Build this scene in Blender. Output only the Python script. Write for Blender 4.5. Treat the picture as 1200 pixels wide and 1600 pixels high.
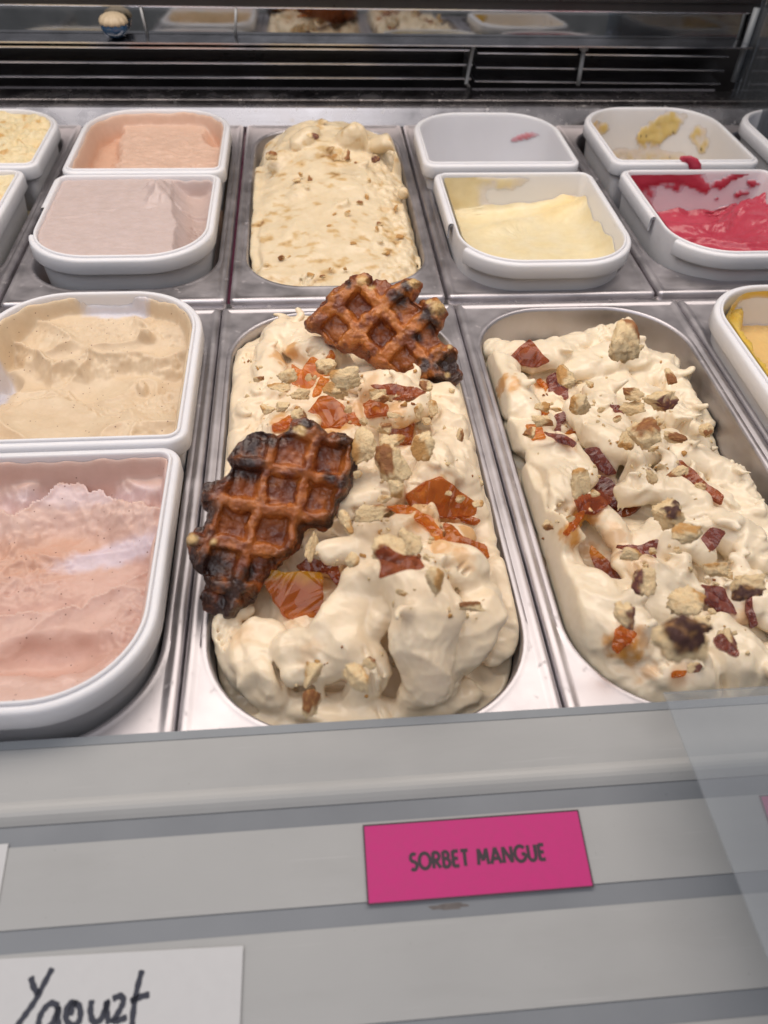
import bpy, bmesh, math, random
import numpy as np
from mathutils import Matrix, Vector
try:
    import openvdb
except ImportError:
    import pyopenvdb as openvdb

# ------------------------------------------------------------------ camera, world, lamps, exposure
scene = bpy.context.scene
col = scene.collection
for o in list(bpy.data.objects):
    bpy.data.objects.remove(o, do_unlink=True)

cam_data = bpy.data.cameras.new('camera')
cam = bpy.data.objects.new('camera', cam_data)
col.objects.link(cam)
cam_data.sensor_fit = 'VERTICAL'
cam_data.sensor_height = 36.0
cam_data.lens = 27.56
cam_data.clip_start = 0.01
cam_data.clip_end = 50.0
CAM = Vector((-0.01949, -0.51188, 0.30841))
ROT = Matrix(((0.995998, 0.039475, -0.080189),
              (-0.084109, 0.717465, -0.691498),
              (0.030236, 0.695475, 0.717913)))
cam.matrix_world = Matrix.Translation(CAM) @ ROT.to_4x4()
cam_data.dof.use_dof = True
cam_data.dof.focus_distance = 0.47
cam_data.dof.aperture_fstop = 9.5
scene.camera = cam

world = bpy.data.worlds.new('World')
scene.world = world
world.use_nodes = True
bg = world.node_tree.nodes['Background']
bg.inputs['Color'].default_value = (0.95, 0.92, 0.96, 1)
bg.inputs['Strength'].default_value = 0.27

def area(name, loc, target, sx, sy, power, color):
    d = bpy.data.lights.new(name, 'AREA')
    d.shape = 'RECTANGLE'; d.size = sx; d.size_y = sy
    d.energy = power; d.color = color
    o = bpy.data.objects.new(name, d); col.objects.link(o)
    o.location = loc
    o.rotation_euler = (Vector(target) - Vector(loc)).to_track_quat('-Z', 'Y').to_euler()
    return o

# the case's own strip lamp above the pans, and an added, unseen fill light in front of the case
area('case_lamp', (0.02, 0.10, 0.80), (0.02, -0.05, 0), 1.7, 0.40, 9.5, (1.0, 0.89, 0.79))
area('front_fill_light', (-0.5, -1.1, 1.8), (0, -0.1, 0), 2.0, 1.0, 13.0, (0.95, 0.95, 1.0))

scene.view_settings.view_transform = 'Standard'
scene.view_settings.look = 'None'
scene.view_settings.exposure = 0.0
scene.view_settings.gamma = 1.0
scene.render.film_transparent = False
scene.cycles.max_bounces = 8
scene.cycles.transparent_max_bounces = 12
scene.cycles.caustics_reflective = False
scene.cycles.caustics_refractive = False
scene.cycles.sample_clamp_indirect = 4.0
scene.cycles.use_denoising = True

MM = 0.001

# ------------------------------------------------------------------ noise and mesh helpers
_rs = np.random.RandomState(7)
_PERM = np.concatenate([_rs.permutation(256)] * 3).astype(np.int32)
_G = _rs.normal(size=(256, 3)).astype(np.float32)
_G /= np.linalg.norm(_G, axis=1, keepdims=True)

def perlin(x, y, z=0.0, seed=0):
    x, y, z = np.broadcast_arrays(np.asarray(x, np.float32) + seed * 17.31, np.asarray(y, np.float32) + seed * 5.77, np.asarray(z, np.float32) + seed * 9.13)
    xi, yi, zi = np.floor(x).astype(np.int32), np.floor(y).astype(np.int32), np.floor(z).astype(np.int32)
    fx, fy, fz = x - xi, y - yi, z - zi
    u, v, w = [t * t * t * (t * (t * 6 - 15) + 10) for t in (fx, fy, fz)]
    xi &= 255; yi &= 255; zi &= 255
    out = 0
    for dx in (0, 1):
        wx = u if dx else 1 - u
        for dy in (0, 1):
            wy = v if dy else 1 - v
            for dz in (0, 1):
                wz = w if dz else 1 - w
                g = _G[_PERM[_PERM[_PERM[(xi + dx) & 255] + ((yi + dy) & 255)] + ((zi + dz) & 255)]]
                out = out + wx * wy * wz * (g[..., 0] * (fx - dx) + g[..., 1] * (fy - dy) + g[..., 2] * (fz - dz))
    return out * 1.5

def fbm(x, y, z=0.0, seed=0, octaves=3, gain=0.5):
    a, f, s = 1.0, 1.0, 0.0
    for k in range(octaves):
        s = s + a * perlin(np.asarray(x) * f, np.asarray(y) * f, np.asarray(z) * f, seed + k)
        a *= gain; f *= 2.03
    return s

def sstep(a, b, x):
    t = np.clip((x - a) / (b - a), 0, 1)
    return t * t * (3 - 2 * t)

def smin(a, b, k):
    h = np.clip(0.5 + 0.5 * (b - a) / k, 0, 1)
    return b + (a - b) * h - k * h * (1 - h)

def smax(a, b, k):
    return -smin(-a, -b, k)

def make_mesh(name, verts, faces, mat=None, colors=None, smooth=True):
    """verts (N,3) in metres; faces an (M,3)/(M,4) array or a list of such arrays."""
    me = bpy.data.meshes.new(name)
    verts = np.asarray(verts, np.float32)
    if not isinstance(faces, list):
        faces = [faces]
    faces = [np.asarray(f, np.int32) for f in faces if len(f)]
    loops = np.concatenate([f.ravel() for f in faces])
    sizes = np.concatenate([np.full(len(f), f.shape[1], np.int32) for f in faces])
    starts = np.concatenate([[0], np.cumsum(sizes)[:-1]]).astype(np.int32)
    me.vertices.add(len(verts)); me.loops.add(len(loops)); me.polygons.add(len(sizes))
    me.vertices.foreach_set('co', verts.ravel())
    me.loops.foreach_set('vertex_index', loops)
    me.polygons.foreach_set('loop_start', starts)
    me.polygons.foreach_set('use_smooth', np.full(len(sizes), smooth))
    me.update(calc_edges=True)
    me.validate()
    if colors is not None:
        c = np.ones((len(verts), 4), np.float32); c[:, :colors.shape[1]] = colors
        at = me.color_attributes.new('Col', 'FLOAT_COLOR', 'POINT')
        at.data.foreach_set('color', c.ravel())
    if mat is not None:
        me.materials.append(mat)
    return me

def link(name, me, parent=None, loc=None):
    o = bpy.data.objects.new(name, me)
    col.objects.link(o)
    if parent is not None:
        o.parent = parent
    if loc is not None:
        o.location = loc
    return o

def thing(name, label, cat, loc=(0, 0, 0), group=None):
    o = bpy.data.objects.new(name, None); col.objects.link(o)
    o.empty_display_size = 0.02
    o.location = loc
    return tag(o, label, cat, group)

def tag(o, label, cat, group=None):
    o['label'] = label; o['category'] = cat
    if group: o['group'] = group
    return o

def box_bm(bm, lo, hi, bevel=0.0, seg=2):
    m = Matrix.Translation([(a + b) / 2 for a, b in zip(lo, hi)]) @ Matrix.Diagonal([b - a for a, b in zip(lo, hi)] + [1])
    r = bmesh.ops.create_cube(bm, size=1.0, matrix=m)
    if bevel:
        es = list({e for v in r['verts'] for e in v.link_edges})
        bmesh.ops.bevel(bm, geom=es, offset=bevel, segments=seg, affect='EDGES', profile=0.5)

def bm_obj(name, bm, mat, parent=None, smooth=False):
    me = bpy.data.meshes.new(name)
    bm.normal_update()
    bm.to_mesh(me); bm.free()
    if mat: me.materials.append(mat)
    if smooth:
        me.polygons.foreach_set('use_smooth', np.ones(len(me.polygons), bool))
    return link(name, me, parent)

def box(name, lo, hi, mat, parent=None, bevel=0.0006):
    bm = bmesh.new(); box_bm(bm, [a * MM for a in lo], [a * MM for a in hi], bevel)
    return bm_obj(name, bm, mat, parent)

def rrect(x0, x1, y0, y1, radii, n=14, straight=6):
    """Rounded rectangle outline; radii for (x1,y1), (x0,y1), (x0,y0), (x1,y0); counter-clockwise."""
    cs = [(x1, y1, 0), (x0, y1, 90), (x0, y0, 180), (x1, y0, 270)]
    sg = [(-1, -1), (1, -1), (1, 1), (-1, 1)]
    arcs = []
    for (cx, cy, a0), (sx, sy), r in zip(cs, sg, radii):
        r = max(r, 0.01)
        arcs.append([(cx + sx * r + r * math.cos(math.radians(a0 + 90 * k / n)), cy + sy * r + r * math.sin(math.radians(a0 + 90 * k / n))) for k in range(n + 1)])
    out = []
    for i in range(4):
        out += arcs[i]
        a, b = arcs[i][-1], arcs[(i + 1) % 4][0]
        out += [(a[0] + (b[0] - a[0]) * k / straight, a[1] + (b[1] - a[1]) * k / straight) for k in range(1, straight)]
    return np.array(out)

def loft(name, rings, mat, parent=None, cap=False, flip=False, skip=None):
    """rings: list of (N,3) arrays in mm, all closed."""
    N = len(rings[0]); V = np.concatenate(rings) * MM
    F = []
    idx = np.arange(N)
    for k in range(len(rings) - 1):
        a = k * N + idx; b = k * N + (idx + 1) % N
        q = np.stack([a, b, b + N, a + N], 1)
        if skip is not None: q = q[~skip]
        F.append(q)
    F = np.concatenate(F)
    if flip: F = F[:, ::-1]
    faces = [F]
    if cap:
        c = len(V); V = np.concatenate([V, V[-N:].mean(0, keepdims=True)])
        a = (len(rings) - 1) * N + idx
        t = np.stack([a, np.roll(a, -1), np.full(N, c)], 1)
        faces.append(t[:, ::-1] if flip else t)
    return link(name, make_mesh(name, V, faces, mat), parent)

def ring(o, z):
    return np.column_stack([o, np.full(len(o), float(z))])

def rsdf(x, y, x0, x1, y0, y1, radii):
    """Signed distance (mm) to a rounded rectangle with its own radius per corner."""
    cx, cy = (x0 + x1) / 2, (y0 + y1) / 2
    px, py = x - cx, y - cy
    r = np.where(px > 0, np.where(py > 0, radii[0], radii[3]), np.where(py > 0, radii[1], radii[2]))
    qx, qy = np.abs(px) - (x1 - x0) / 2 + r, np.abs(py) - (y1 - y0) / 2 + r
    return np.minimum(np.maximum(qx, qy), 0) + np.hypot(np.maximum(qx, 0), np.maximum(qy, 0)) - r

def tube_bm(bm, pts, r, n=8):
    """Round bar along pts (metres)."""
    pts = [Vector(p) for p in pts]
    rings = []
    for i, p in enumerate(pts):
        d = (pts[min(i + 1, len(pts) - 1)] - pts[max(i - 1, 0)]).normalized()
        up = Vector((0, 0, 1)) if abs(d.z) < 0.9 else Vector((0, 1, 0))
        a = d.cross(up).normalized(); b = d.cross(a)
        rings.append([bm.verts.new(p + (a * math.cos(2 * math.pi * k / n) + b * math.sin(2 * math.pi * k / n)) * r) for k in range(n)])
    for r0, r1 in zip(rings, rings[1:]):
        for k in range(n):
            bm.faces.new((r0[k], r0[(k + 1) % n], r1[(k + 1) % n], r1[k]))
    bm.faces.new(rings[0]); bm.faces.new(rings[-1][::-1])
    bmesh.ops.recalc_face_normals(bm, faces=bm.faces)

def catmull(pts, n=5):
    P = np.array(pts, float); out = []
    for i in range(len(P) - 1):
        p0, p1, p2, p3 = P[max(i - 1, 0)], P[i], P[i + 1], P[min(i + 2, len(P) - 1)]
        for s in range(n):
            u = s / n
            out.append(0.5 * (2 * p1 + (p2 - p0) * u + (2 * p0 - 5 * p1 + 4 * p2 - p3) * u * u + (3 * p1 - p0 - 3 * p2 + p3) * u ** 3))
    out.append(P[-1])
    return np.array(out)

# ------------------------------------------------------------------ materials
def new_mat(name):
    m = bpy.data.materials.new(name); m.use_nodes = True
    nt = m.node_tree
    return m, nt, nt.nodes['Principled BSDF']

def nd(nt, kind, **kw):
    n = nt.nodes.new(kind)
    for k, v in kw.items():
        if k in n.inputs: n.inputs[k].default_value = v
        else: setattr(n, k, v)
    return n

def coords(nt, scale=(1, 1, 1)):
    t = nd(nt, 'ShaderNodeTexCoord'); m = nd(nt, 'ShaderNodeMapping')
    m.inputs['Scale'].default_value = scale
    nt.links.new(t.outputs['Object'], m.inputs['Vector'])
    return m.outputs['Vector']

def noise_node(nt, vec, scale, detail=3.0, rough=0.55):
    n = nd(nt, 'ShaderNodeTexNoise', Scale=scale, Detail=detail, Roughness=rough)
    nt.links.new(vec, n.inputs['Vector'])
    return n.outputs['Fac']

def remap(nt, src, a, b, c, d):
    n = nd(nt, 'ShaderNodeMapRange')
    nt.links.new(src, n.inputs['Value'])
    for k, v in zip(('From Min', 'From Max', 'To Min', 'To Max'), (a, b, c, d)): n.inputs[k].default_value = v
    return n.outputs['Result']

def bump(nt, bsdf, src, strength, dist, prev=None):
    b = nd(nt, 'ShaderNodeBump', Strength=strength, Distance=dist)
    nt.links.new(src, b.inputs['Height'])
    if prev is not None: nt.links.new(prev, b.inputs['Normal'])
    nt.links.new(b.outputs['Normal'], bsdf.inputs['Normal'])
    return b.outputs['Normal']

def mixcol(nt, fac, a, b, mode='MIX'):
    n = nd(nt, 'ShaderNodeMix', data_type='RGBA', blend_type=mode)
    for sock, v in ((n.inputs[0], fac), (n.inputs[6], a), (n.inputs[7], b)):
        if isinstance(v, (int, float)): sock.default_value = v
        elif isinstance(v, tuple): sock.default_value = (*v, 1)
        else: nt.links.new(v, sock)
    return n.outputs[2]

def steel_mat(name, base, rough, streak=(1, 1, 1), drops=True, relief=0.10):
    m, nt, b = new_mat(name)
    v = coords(nt)
    sm = noise_node(nt, v, 38, 4)
    vs = coords(nt, streak)
    st = noise_node(nt, vs, 220, 3)
    b.inputs['Metallic'].default_value = 1.0
    c = mixcol(nt, remap(nt, sm, 0.3, 0.7, 0, 1), tuple(x * 0.86 for x in base), tuple(min(1, x * 1.08) for x in base))
    r = remap(nt, sm, 0.3, 0.7, max(0.01, rough - 0.07), rough + 0.09 if drops else rough)
    if drops:   # dried splashes and smears
        spots = noise_node(nt, v, 120, 2)
        f = remap(nt, spots, 0.66, 0.74, 0, 0.24)
        c = mixcol(nt, f, c, (0.75, 0.72, 0.70))
        ma = nd(nt, 'ShaderNodeMath', operation='ADD'); nt.links.new(r, ma.inputs[0]); nt.links.new(f, ma.inputs[1]); r = ma.outputs[0]
    nt.links.new(c, b.inputs['Base Color']); nt.links.new(r, b.inputs['Roughness'])
    bump(nt, b, st, relief, 0.0004)
    return m

M = {}
M['steel'] = steel_mat('brushed_steel', (0.54, 0.515, 0.54), 0.46, (1, 0.06, 1))
M['steel_case'] = steel_mat('case_steel', (0.52, 0.49, 0.49), 0.24, (0.03, 1, 1))
M['mirror'] = steel_mat('polished_mirror', (0.40, 0.41, 0.42), 0.07, (0.02, 1, 1), drops=False, relief=0.004)
M['chrome'] = steel_mat('slat_metal', (0.66, 0.66, 0.70), 0.22, (0.05, 1, 1), drops=False)

def plain(name, color, rough, spec=0.5, noise_amt=0.0, nscale=60, bump_s=0.0, bump_scale=400, sss=0.0, coat=0.0):
    m, nt, b = new_mat(name)
    b.inputs['Roughness'].default_value = rough
    b.inputs['Specular IOR Level'].default_value = spec
    b.inputs['Coat Weight'].default_value = coat
    v = coords(nt)
    if noise_amt:
        n = noise_node(nt, v, nscale, 4)
        c = mixcol(nt, remap(nt, n, 0.3, 0.7, 0, 1), tuple(x * (1 - noise_amt) for x in color), tuple(min(1, x * (1 + noise_amt)) for x in color))
        nt.links.new(c, b.inputs['Base Color'])
        nt.links.new(remap(nt, n, 0.3, 0.7, max(0.03, rough - 0.08), rough + 0.08), b.inputs['Roughness'])
    else:
        b.inputs['Base Color'].default_value = (*color, 1)
    if bump_s:
        bump(nt, b, noise_node(nt, v, bump_scale, 3), bump_s, 0.0005)
    if sss:
        b.inputs['Subsurface Weight'].default_value = sss
        b.inputs['Subsurface Radius'].default_value = (1, 0.9, 0.8)
        b.inputs['Subsurface Scale'].default_value = 0.004
    return m

M['tub'] = plain('white_plastic', (0.76, 0.755, 0.785), 0.36, noise_amt=0.02, nscale=25, sss=0.35)
def panel_mat():
    # satin plastic with wiped streaks, a few specks and hairline scratches
    m = plain('pale_grey_panel', (0.375, 0.38, 0.378), 0.38, noise_amt=0.035, nscale=14, bump_s=0.03)
    nt = m.node_tree; b = nt.nodes['Principled BSDF']; src = b.inputs['Base Color'].links[0].from_socket
    wipe = noise_node(nt, coords(nt, (0.25, 1.0, 1.0)), 60, 5, 0.65)
    c = mixcol(nt, remap(nt, wipe, 0.50, 0.78, 0, 0.30), src, (0.30, 0.30, 0.295))
    speck = noise_node(nt, coords(nt), 900, 1)
    c = mixcol(nt, remap(nt, speck, 0.79, 0.82, 0, 0.5), c, (0.15, 0.14, 0.13))
    scr = noise_node(nt, coords(nt, (0.02, 1.0, 1.0)), 900, 2)
    c = mixcol(nt, remap(nt, scr, 0.70, 0.74, 0, 0.25), c, (0.52, 0.52, 0.52))
    nt.links.new(c, b.inputs['Base Color'])
    return m
M['panel'] = panel_mat()
M['lip'] = plain('blue_grey_plastic', (0.205, 0.22, 0.24), 0.35, noise_amt=0.05, nscale=20)
M['dark_edge'] = plain('dark_edge_grey', (0.24, 0.26, 0.28), 0.45, noise_amt=0.05)  # grey of the shaded panel edge, also used for the side post
M['black'] = plain('black_lacquer', (0.022, 0.020, 0.021), 0.35, noise_amt=0.2, nscale=30)
M['plum'] = plain('plum_liner', (0.16, 0.035, 0.075), 0.30, noise_amt=0.1)
M['pink_paper'] = plain('pink_paper', (0.50, 0.020, 0.175), 0.60, noise_amt=0.04, nscale=300, bump_s=0.05, bump_scale=900)
M['white_paper'] = plain('white_paper', (0.55, 0.555, 0.565), 0.60, noise_amt=0.02, nscale=200)
M['ink'] = plain('dark_ink', (0.035, 0.022, 0.030), 0.5)
M['marker'] = plain('blue_black_marker', (0.012, 0.014, 0.030), 0.4)
M['blue_gloss'] = plain('blue_gloss', (0.02, 0.07, 0.16), 0.12, coat=0.5)
M['grey_pin'] = plain('grey_pin', (0.40, 0.41, 0.42), 0.35)

def food_mat(name, rough, sss, radius, scale, fine=(900, 0.12), coat=0.0, wet=True, speck=None, pores=None, spec=0.5):
    """Colour from the 'Col' attribute (its alpha says how wet the spot is)."""
    m, nt, b = new_mat(name)
    at = nd(nt, 'ShaderNodeVertexColor', layer_name='Col')
    v = coords(nt)
    n = noise_node(nt, v, 160, 4)
    c = mixcol(nt, 1.0, at.outputs['Color'], mixcol(nt, remap(nt, n, 0.3, 0.7, 0, 1), (0.93, 0.92, 0.90), (1, 1, 1)), 'MULTIPLY')
    if speck:
        vo = nd(nt, 'ShaderNodeTexVoronoi', Scale=speck[0]); nt.links.new(v, vo.inputs['Vector'])
        d = remap(nt, vo.outputs['Distance'], speck[1], speck[1] * 1.8, 1, 0)
        sep = nd(nt, 'ShaderNodeSeparateColor'); nt.links.new(vo.outputs['Color'], sep.inputs[0])
        k = remap(nt, sep.outputs[0], speck[2], speck[2] + 0.02, 0, 1)
        mu = nd(nt, 'ShaderNodeMath', operation='MULTIPLY'); nt.links.new(d, mu.inputs[0]); nt.links.new(k, mu.inputs[1])
        c = mixcol(nt, mu.outputs[0], c, speck[3])
    nt.links.new(c, b.inputs['Base Color'])
    if wet:
        nt.links.new(remap(nt, at.outputs['Alpha'], 0, 1, rough, 0.10), b.inputs['Roughness'])
    else:
        b.inputs['Roughness'].default_value = rough
    b.inputs['Specular IOR Level'].default_value = spec
    b.inputs['Subsurface Weight'].default_value = sss
    b.inputs['Subsurface Radius'].default_value = radius
    b.inputs['Subsurface Scale'].default_value = scale
    b.inputs['Coat Weight'].default_value = coat
    b.inputs['Coat Roughness'].default_value = 0.12
    p = bump(nt, b, noise_node(nt, v, fine[0], 3), fine[1], 0.0006)
    if pores:
        bump(nt, b, noise_node(nt, v, pores[0], 4, 0.65), pores[1], 0.0012, p)
    return m

M['cream'] = food_mat('whipped_cream', 0.34, 0.30, (1.0, 0.75, 0.5), 0.0035, (420, 0.05))
M['gelato'] = food_mat('gelato', 0.50, 0.25, (1.0, 0.75, 0.55), 0.003, (700, 0.16))
M['gelato_speck'] = food_mat('speckled_gelato', 0.50, 0.25, (1.0, 0.75, 0.55), 0.003, (700, 0.16), speck=(300, 0.085, 0.66, (0.22, 0.11, 0.085)))
M['sorbet'] = food_mat('sorbet', 0.34, 0.25, (1.0, 0.5, 0.3), 0.003, (500, 0.20))
M['crumb'] = food_mat('waffle_crumb', 0.72, 0.10, (1.0, 0.6, 0.3), 0.002, (1500, 0.45), pores=(700, 0.85))
M['waffle'] = food_mat('caramelised_waffle', 0.46, 0.08, (1.0, 0.4, 0.15), 0.002, (1300, 0.35), coat=0.28, pores=(420, 0.60))
M['caramel'] = food_mat('caramel_shard', 0.10, 0.30, (1.0, 0.40, 0.10), 0.004, (190, 0.60), coat=0.85, wet=False)

_m = M['caramel']; _nt = _m.node_tree
_b = _nt.nodes['Principled BSDF']; _o = _nt.nodes['Material Output']
_tr = nd(_nt, 'ShaderNodeBsdfTransparent'); _at = nd(_nt, 'ShaderNodeVertexColor', layer_name='Col')
_g = nd(_nt, 'ShaderNodeGamma', Gamma=0.36); _nt.links.new(_at.outputs['Color'], _g.inputs['Color']); _nt.links.new(_g.outputs['Color'], _tr.inputs['Color'])
_mx = nd(_nt, 'ShaderNodeMixShader'); _mx.inputs[0].default_value = 0.60
_nt.links.new(_b.outputs[0], _mx.inputs[1]); _nt.links.new(_tr.outputs[0], _mx.inputs[2])
_nt.links.new(_mx.outputs[0], _o.inputs['Surface'])

def glass_mat(name, tint, gloss, haze=0.0):
    m, nt, b = new_mat(name)
    nt.nodes.remove(b)
    out = nt.nodes['Material Output']
    tr = nd(nt, 'ShaderNodeBsdfTransparent'); tr.inputs['Color'].default_value = (*tint, 1)
    gl = nd(nt, 'ShaderNodeBsdfGlossy'); gl.inputs['Roughness'].default_value = 0.04
    fr = nd(nt, 'ShaderNodeFresnel', IOR=1.5)
    ma = nd(nt, 'ShaderNodeMath', operation='ADD'); ma.inputs[1].default_value = gloss
    nt.links.new(fr.outputs[0], ma.inputs[0])
    mx = nd(nt, 'ShaderNodeMixShader')
    nt.links.new(ma.outputs[0], mx.inputs[0]); nt.links.new(tr.outputs[0], mx.inputs[1]); nt.links.new(gl.outputs[0], mx.inputs[2])
    last = mx
    if haze:   # pale diffuse veil in place of a bright reflection on the pane
        df = nd(nt, 'ShaderNodeBsdfDiffuse'); df.inputs['Color'].default_value = (0.8, 0.84, 0.9, 1)
        m2 = nd(nt, 'ShaderNodeMixShader'); m2.inputs[0].default_value = haze
        nt.links.new(mx.outputs[0], m2.inputs[1]); nt.links.new(df.outputs[0], m2.inputs[2]); last = m2
    nt.links.new(last.outputs[0], out.inputs['Surface'])
    return m
M['glass'] = glass_mat('front_glass', (0.95, 0.97, 0.98), 0.04, 0.10)
M['side_glass'] = glass_mat('side_glass', (0.75, 0.82, 0.90), 0.05, 0.05)

# ------------------------------------------------------------------ the display case
case = thing('display_case', 'ice cream display case with grey label rails in front and a black vent grille behind', 'display case')

def profile(name, pts, x0, x1, mat, parent, smooth_angle=None):
    """Solid bar along x with the closed profile pts (y, z) in mm."""
    bm = bmesh.new()
    a = [bm.verts.new((x0 * MM, y * MM, z * MM)) for y, z in pts]
    b = [bm.verts.new((x1 * MM, y * MM, z * MM)) for y, z in pts]
    n = len(pts)
    for k in range(n):
        bm.faces.new((a[k], a[(k + 1) % n], b[(k + 1) % n], b[k]))
    bm.faces.new(a[::-1]); bm.faces.new(b)
    bmesh.ops.recalc_face_normals(bm, faces=bm.faces)
    return bm_obj(name, bm, mat, parent)

def pl(y):   # the plane of the label rails, falling 10 degrees towards the customer
    return 4.0 + (y + 343.0) * math.tan(math.radians(10))
X0, X1 = -620, 760
def strip(name, y0, y1, mat, up=0.0, rounded=0.0, z_lo=-45):
    """One strip of the front from y0 (back) to y1 (front), raised by up, with a rolled front edge."""
    pts = [(y0, z_lo), (y0, pl(y0) + up)]
    if rounded:
        for k in range(7):
            t = k / 6
            y = y1 + rounded * (1 - t)
            pts.append((y, pl(y) + up + 1.1 * math.sin(math.pi * min(1, t * 1.0)) - 2.4 * max(0, t - 0.66)))
    else:
        pts.append((y1, pl(y1) + up))
    pts.append((y1, z_lo))
    return profile(name, pts, X0, X1, mat, case)
strip('edge_shade', -342.4, -345.9, M['dark_edge'], 0.3)  # dark strip: shade on the panel's back edge put into its colour
strip('front_panel', -346.0, -375.6, M['panel'], 0.0, 9.0)
strip('rail_lip', -375.7, -383.2, M['lip'], -1.3)
strip('label_rail', -383.3, -411.6, M['panel'], -0.8)
strip('rail_lip', -411.7, -419.2, M['lip'], -1.3)
strip('label_rail', -419.3, -449.8, M['panel'], -0.8)
strip('rail_lip', -449.9, -458.0, M['lip'], -1.3)
strip('label_rail', -458.1, -500.0, M['panel'], -0.8, 2.0)

# dried brown smudge on the lip under the pink card
bm = bmesh.new()
for cx, ry, rx in ((19.5, 0.9, 4.2), (24.0, 1.5, 4.6), (28.0, 0.7, 2.6)):
    y0 = -415.2
    vs = [bm.verts.new(((cx + rx * math.cos(a) * (1 + 0.25 * math.sin(3 * a + cx))) * MM, (y0 + ry * math.sin(a) * (1 + 0.3 * math.cos(2 * a))) * MM, (pl(y0 + ry * math.sin(a)) - 1.3 + 0.06 + cx * 0.001) * MM)) for a in [k * math.pi / 9 for k in range(18)]]
    bm.faces.new(vs)
    r = bmesh.ops.extrude_face_region(bm, geom=list(bm.faces)[-1:])
    for v_ in r['geom']:
        if isinstance(v_, bmesh.types.BMVert): v_.co.z -= 0.00009
M['smudge'] = plain('dried_smudge', (0.13, 0.115, 0.11), 0.6, noise_amt=0.25, nscale=700)
bm_obj('smudge', bm, M['smudge'], case)

# cross bars that carry the pans
profile('support_bar', [(-6, -16), (-6, -4.2), (9, -4.2), (9, -16)], X0, X1, M['steel_case'], case)
PITCH_F, PITCH_B = 170.5, 163.3
for k in range(-3, 4):
    x = (k + 0.5) * PITCH_F
    box('support_bar', (x - 6, -352, -16), (x + 6, -7, -8), M['steel_case'], case)
for k in range(-3, 5):
    x = -82.3 + k * PITCH_B
    box('support_bar', (x - 7, 10, -16), (x + 7, 350, -8), M['plum'] if k in (0, 2) else M['steel_case'], case)

# back: steel riser and ledge, vent grille of thin metal slats before a black recess, mirror strip above
profile('steel_ledge', [(353, -30), (353, -3), (361.5, 12.5), (362, 14.2), (363.5, 14.8), (366, 14.8), (366, -30)], X0, X1, M['steel_case'], case)
profile('ledge_groove', [(366.1, -30), (366.1, 13.0), (371, 13.0), (371, -30)], X0, X1, M['black'], case)
profile('back_ledge', [(371.1, -30), (371.1, 16.6), (372, 17.2), (398, 18.4), (401, 19.6), (402, -30)], X0, X1, M['steel_case'], case)
box('back_panel', (X0, 440, -30), (X1, 452, 420), M['black'], case)
box('case_roof_edge', (X0, 396, 103), (X1, 439, 420), M['black'], case)
for zz in (30.0, 43.4, 57.2):
    box('vent_slat', (X0, 398, zz - 0.9), (160, 430, zz + 0.9), M['chrome'], case, 0.0003)
    s = box('vent_slat', (164, 398, zz - 2.3), (440, 430, zz - 0.7), M['chrome'], case, 0.0003)
    s.rotation_euler = (0, math.radians(0.35), 0)
bm = bmesh.new()
for a in ([(157.5, 394, 68.5), (157.5, 438, 68.5), (157.5, 438, 21), (157.5, 399, 21), (152.5, 394, 26)],):
    v0 = [bm.verts.new((p[0] * MM, p[1] * MM, p[2] * MM)) for p in a]
    v1 = [bm.verts.new(((p[0] + 3.2) * MM, p[1] * MM, p[2] * MM)) for p in a]
    for k in range(5): bm.faces.new((v0[k], v0[(k + 1) % 5], v1[(k + 1) % 5], v1[k]))
    bm.faces.new(v0[::-1]); bm.faces.new(v1)
bmesh.ops.recalc_face_normals(bm, faces=bm.faces)
bm_obj('vent_divider', bm, M['grey_pin'], case)
bm = bmesh.new()
tube_bm(bm, [(0.277, 0.392, 0.026), (0.276, 0.392, 0.060)], 0.0024, 10)
tube_bm(bm, [(0.2759, 0.392, 0.060), (0.2758, 0.392, 0.0655)], 0.0048, 12)
bm_obj('latch', bm, M['grey_pin'], case, True)
# shelf edge under the mirror, tilted mirror strip, trim above it
profile('mirror_shelf', [(376, 66.6), (376, 68.0), (404, 69.0), (404, 67.0)], X0, 452, M['chrome'], case)
bm = bmesh.new()
mp = [(401.0, 69.2), (402.4, 92.5), (405.4, 92.5), (404.0, 69.2)]
a = [bm.verts.new((X0 * MM, y * MM, z * MM)) for y, z in mp]; b = [bm.verts.new((452 * MM, y * MM, z * MM)) for y, z in mp]
for k in range(4): bm.faces.new((a[k], a[(k + 1) % 4], b[(k + 1) % 4], b[k]))
bm.faces.new(a[::-1]); bm.faces.new(b)
bmesh.ops.recalc_face_normals(bm, faces=bm.faces)
bm_obj('mirror_strip', bm, M['mirror'], case)
box('mirror_trim', (X0, 399, 92.8), (452, 405, 94.4), M['chrome'], case, 0.0003)
box('shadow_gap', (X0, 398, 94.6), (452, 440, 102.8), M['black'], case, 0.0003)
for px, tilt in ((-175, 2.0), (-87, -3.0)):
    bm = bmesh.new(); tube_bm(bm, [((px) * MM, 0.399, 0.069), ((px - tilt) * MM, 0.399, 0.0925)], 0.0013, 8)
    bm_obj('mirror_pin', bm, M['grey_pin'], case, True)
# end wall of the case at the right: glass with a metal edge
box('side_glass_pane', (456, -60, -25), (461, 395, 260), M['side_glass'], case)
bm = bmesh.new(); tube_bm(bm, [(0.452, 0.393, 0.03), (0.452, 0.393, 0.10)], 0.0035, 10)
bm_obj('side_frame_post', bm, M['dark_edge'], case, True)
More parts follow.
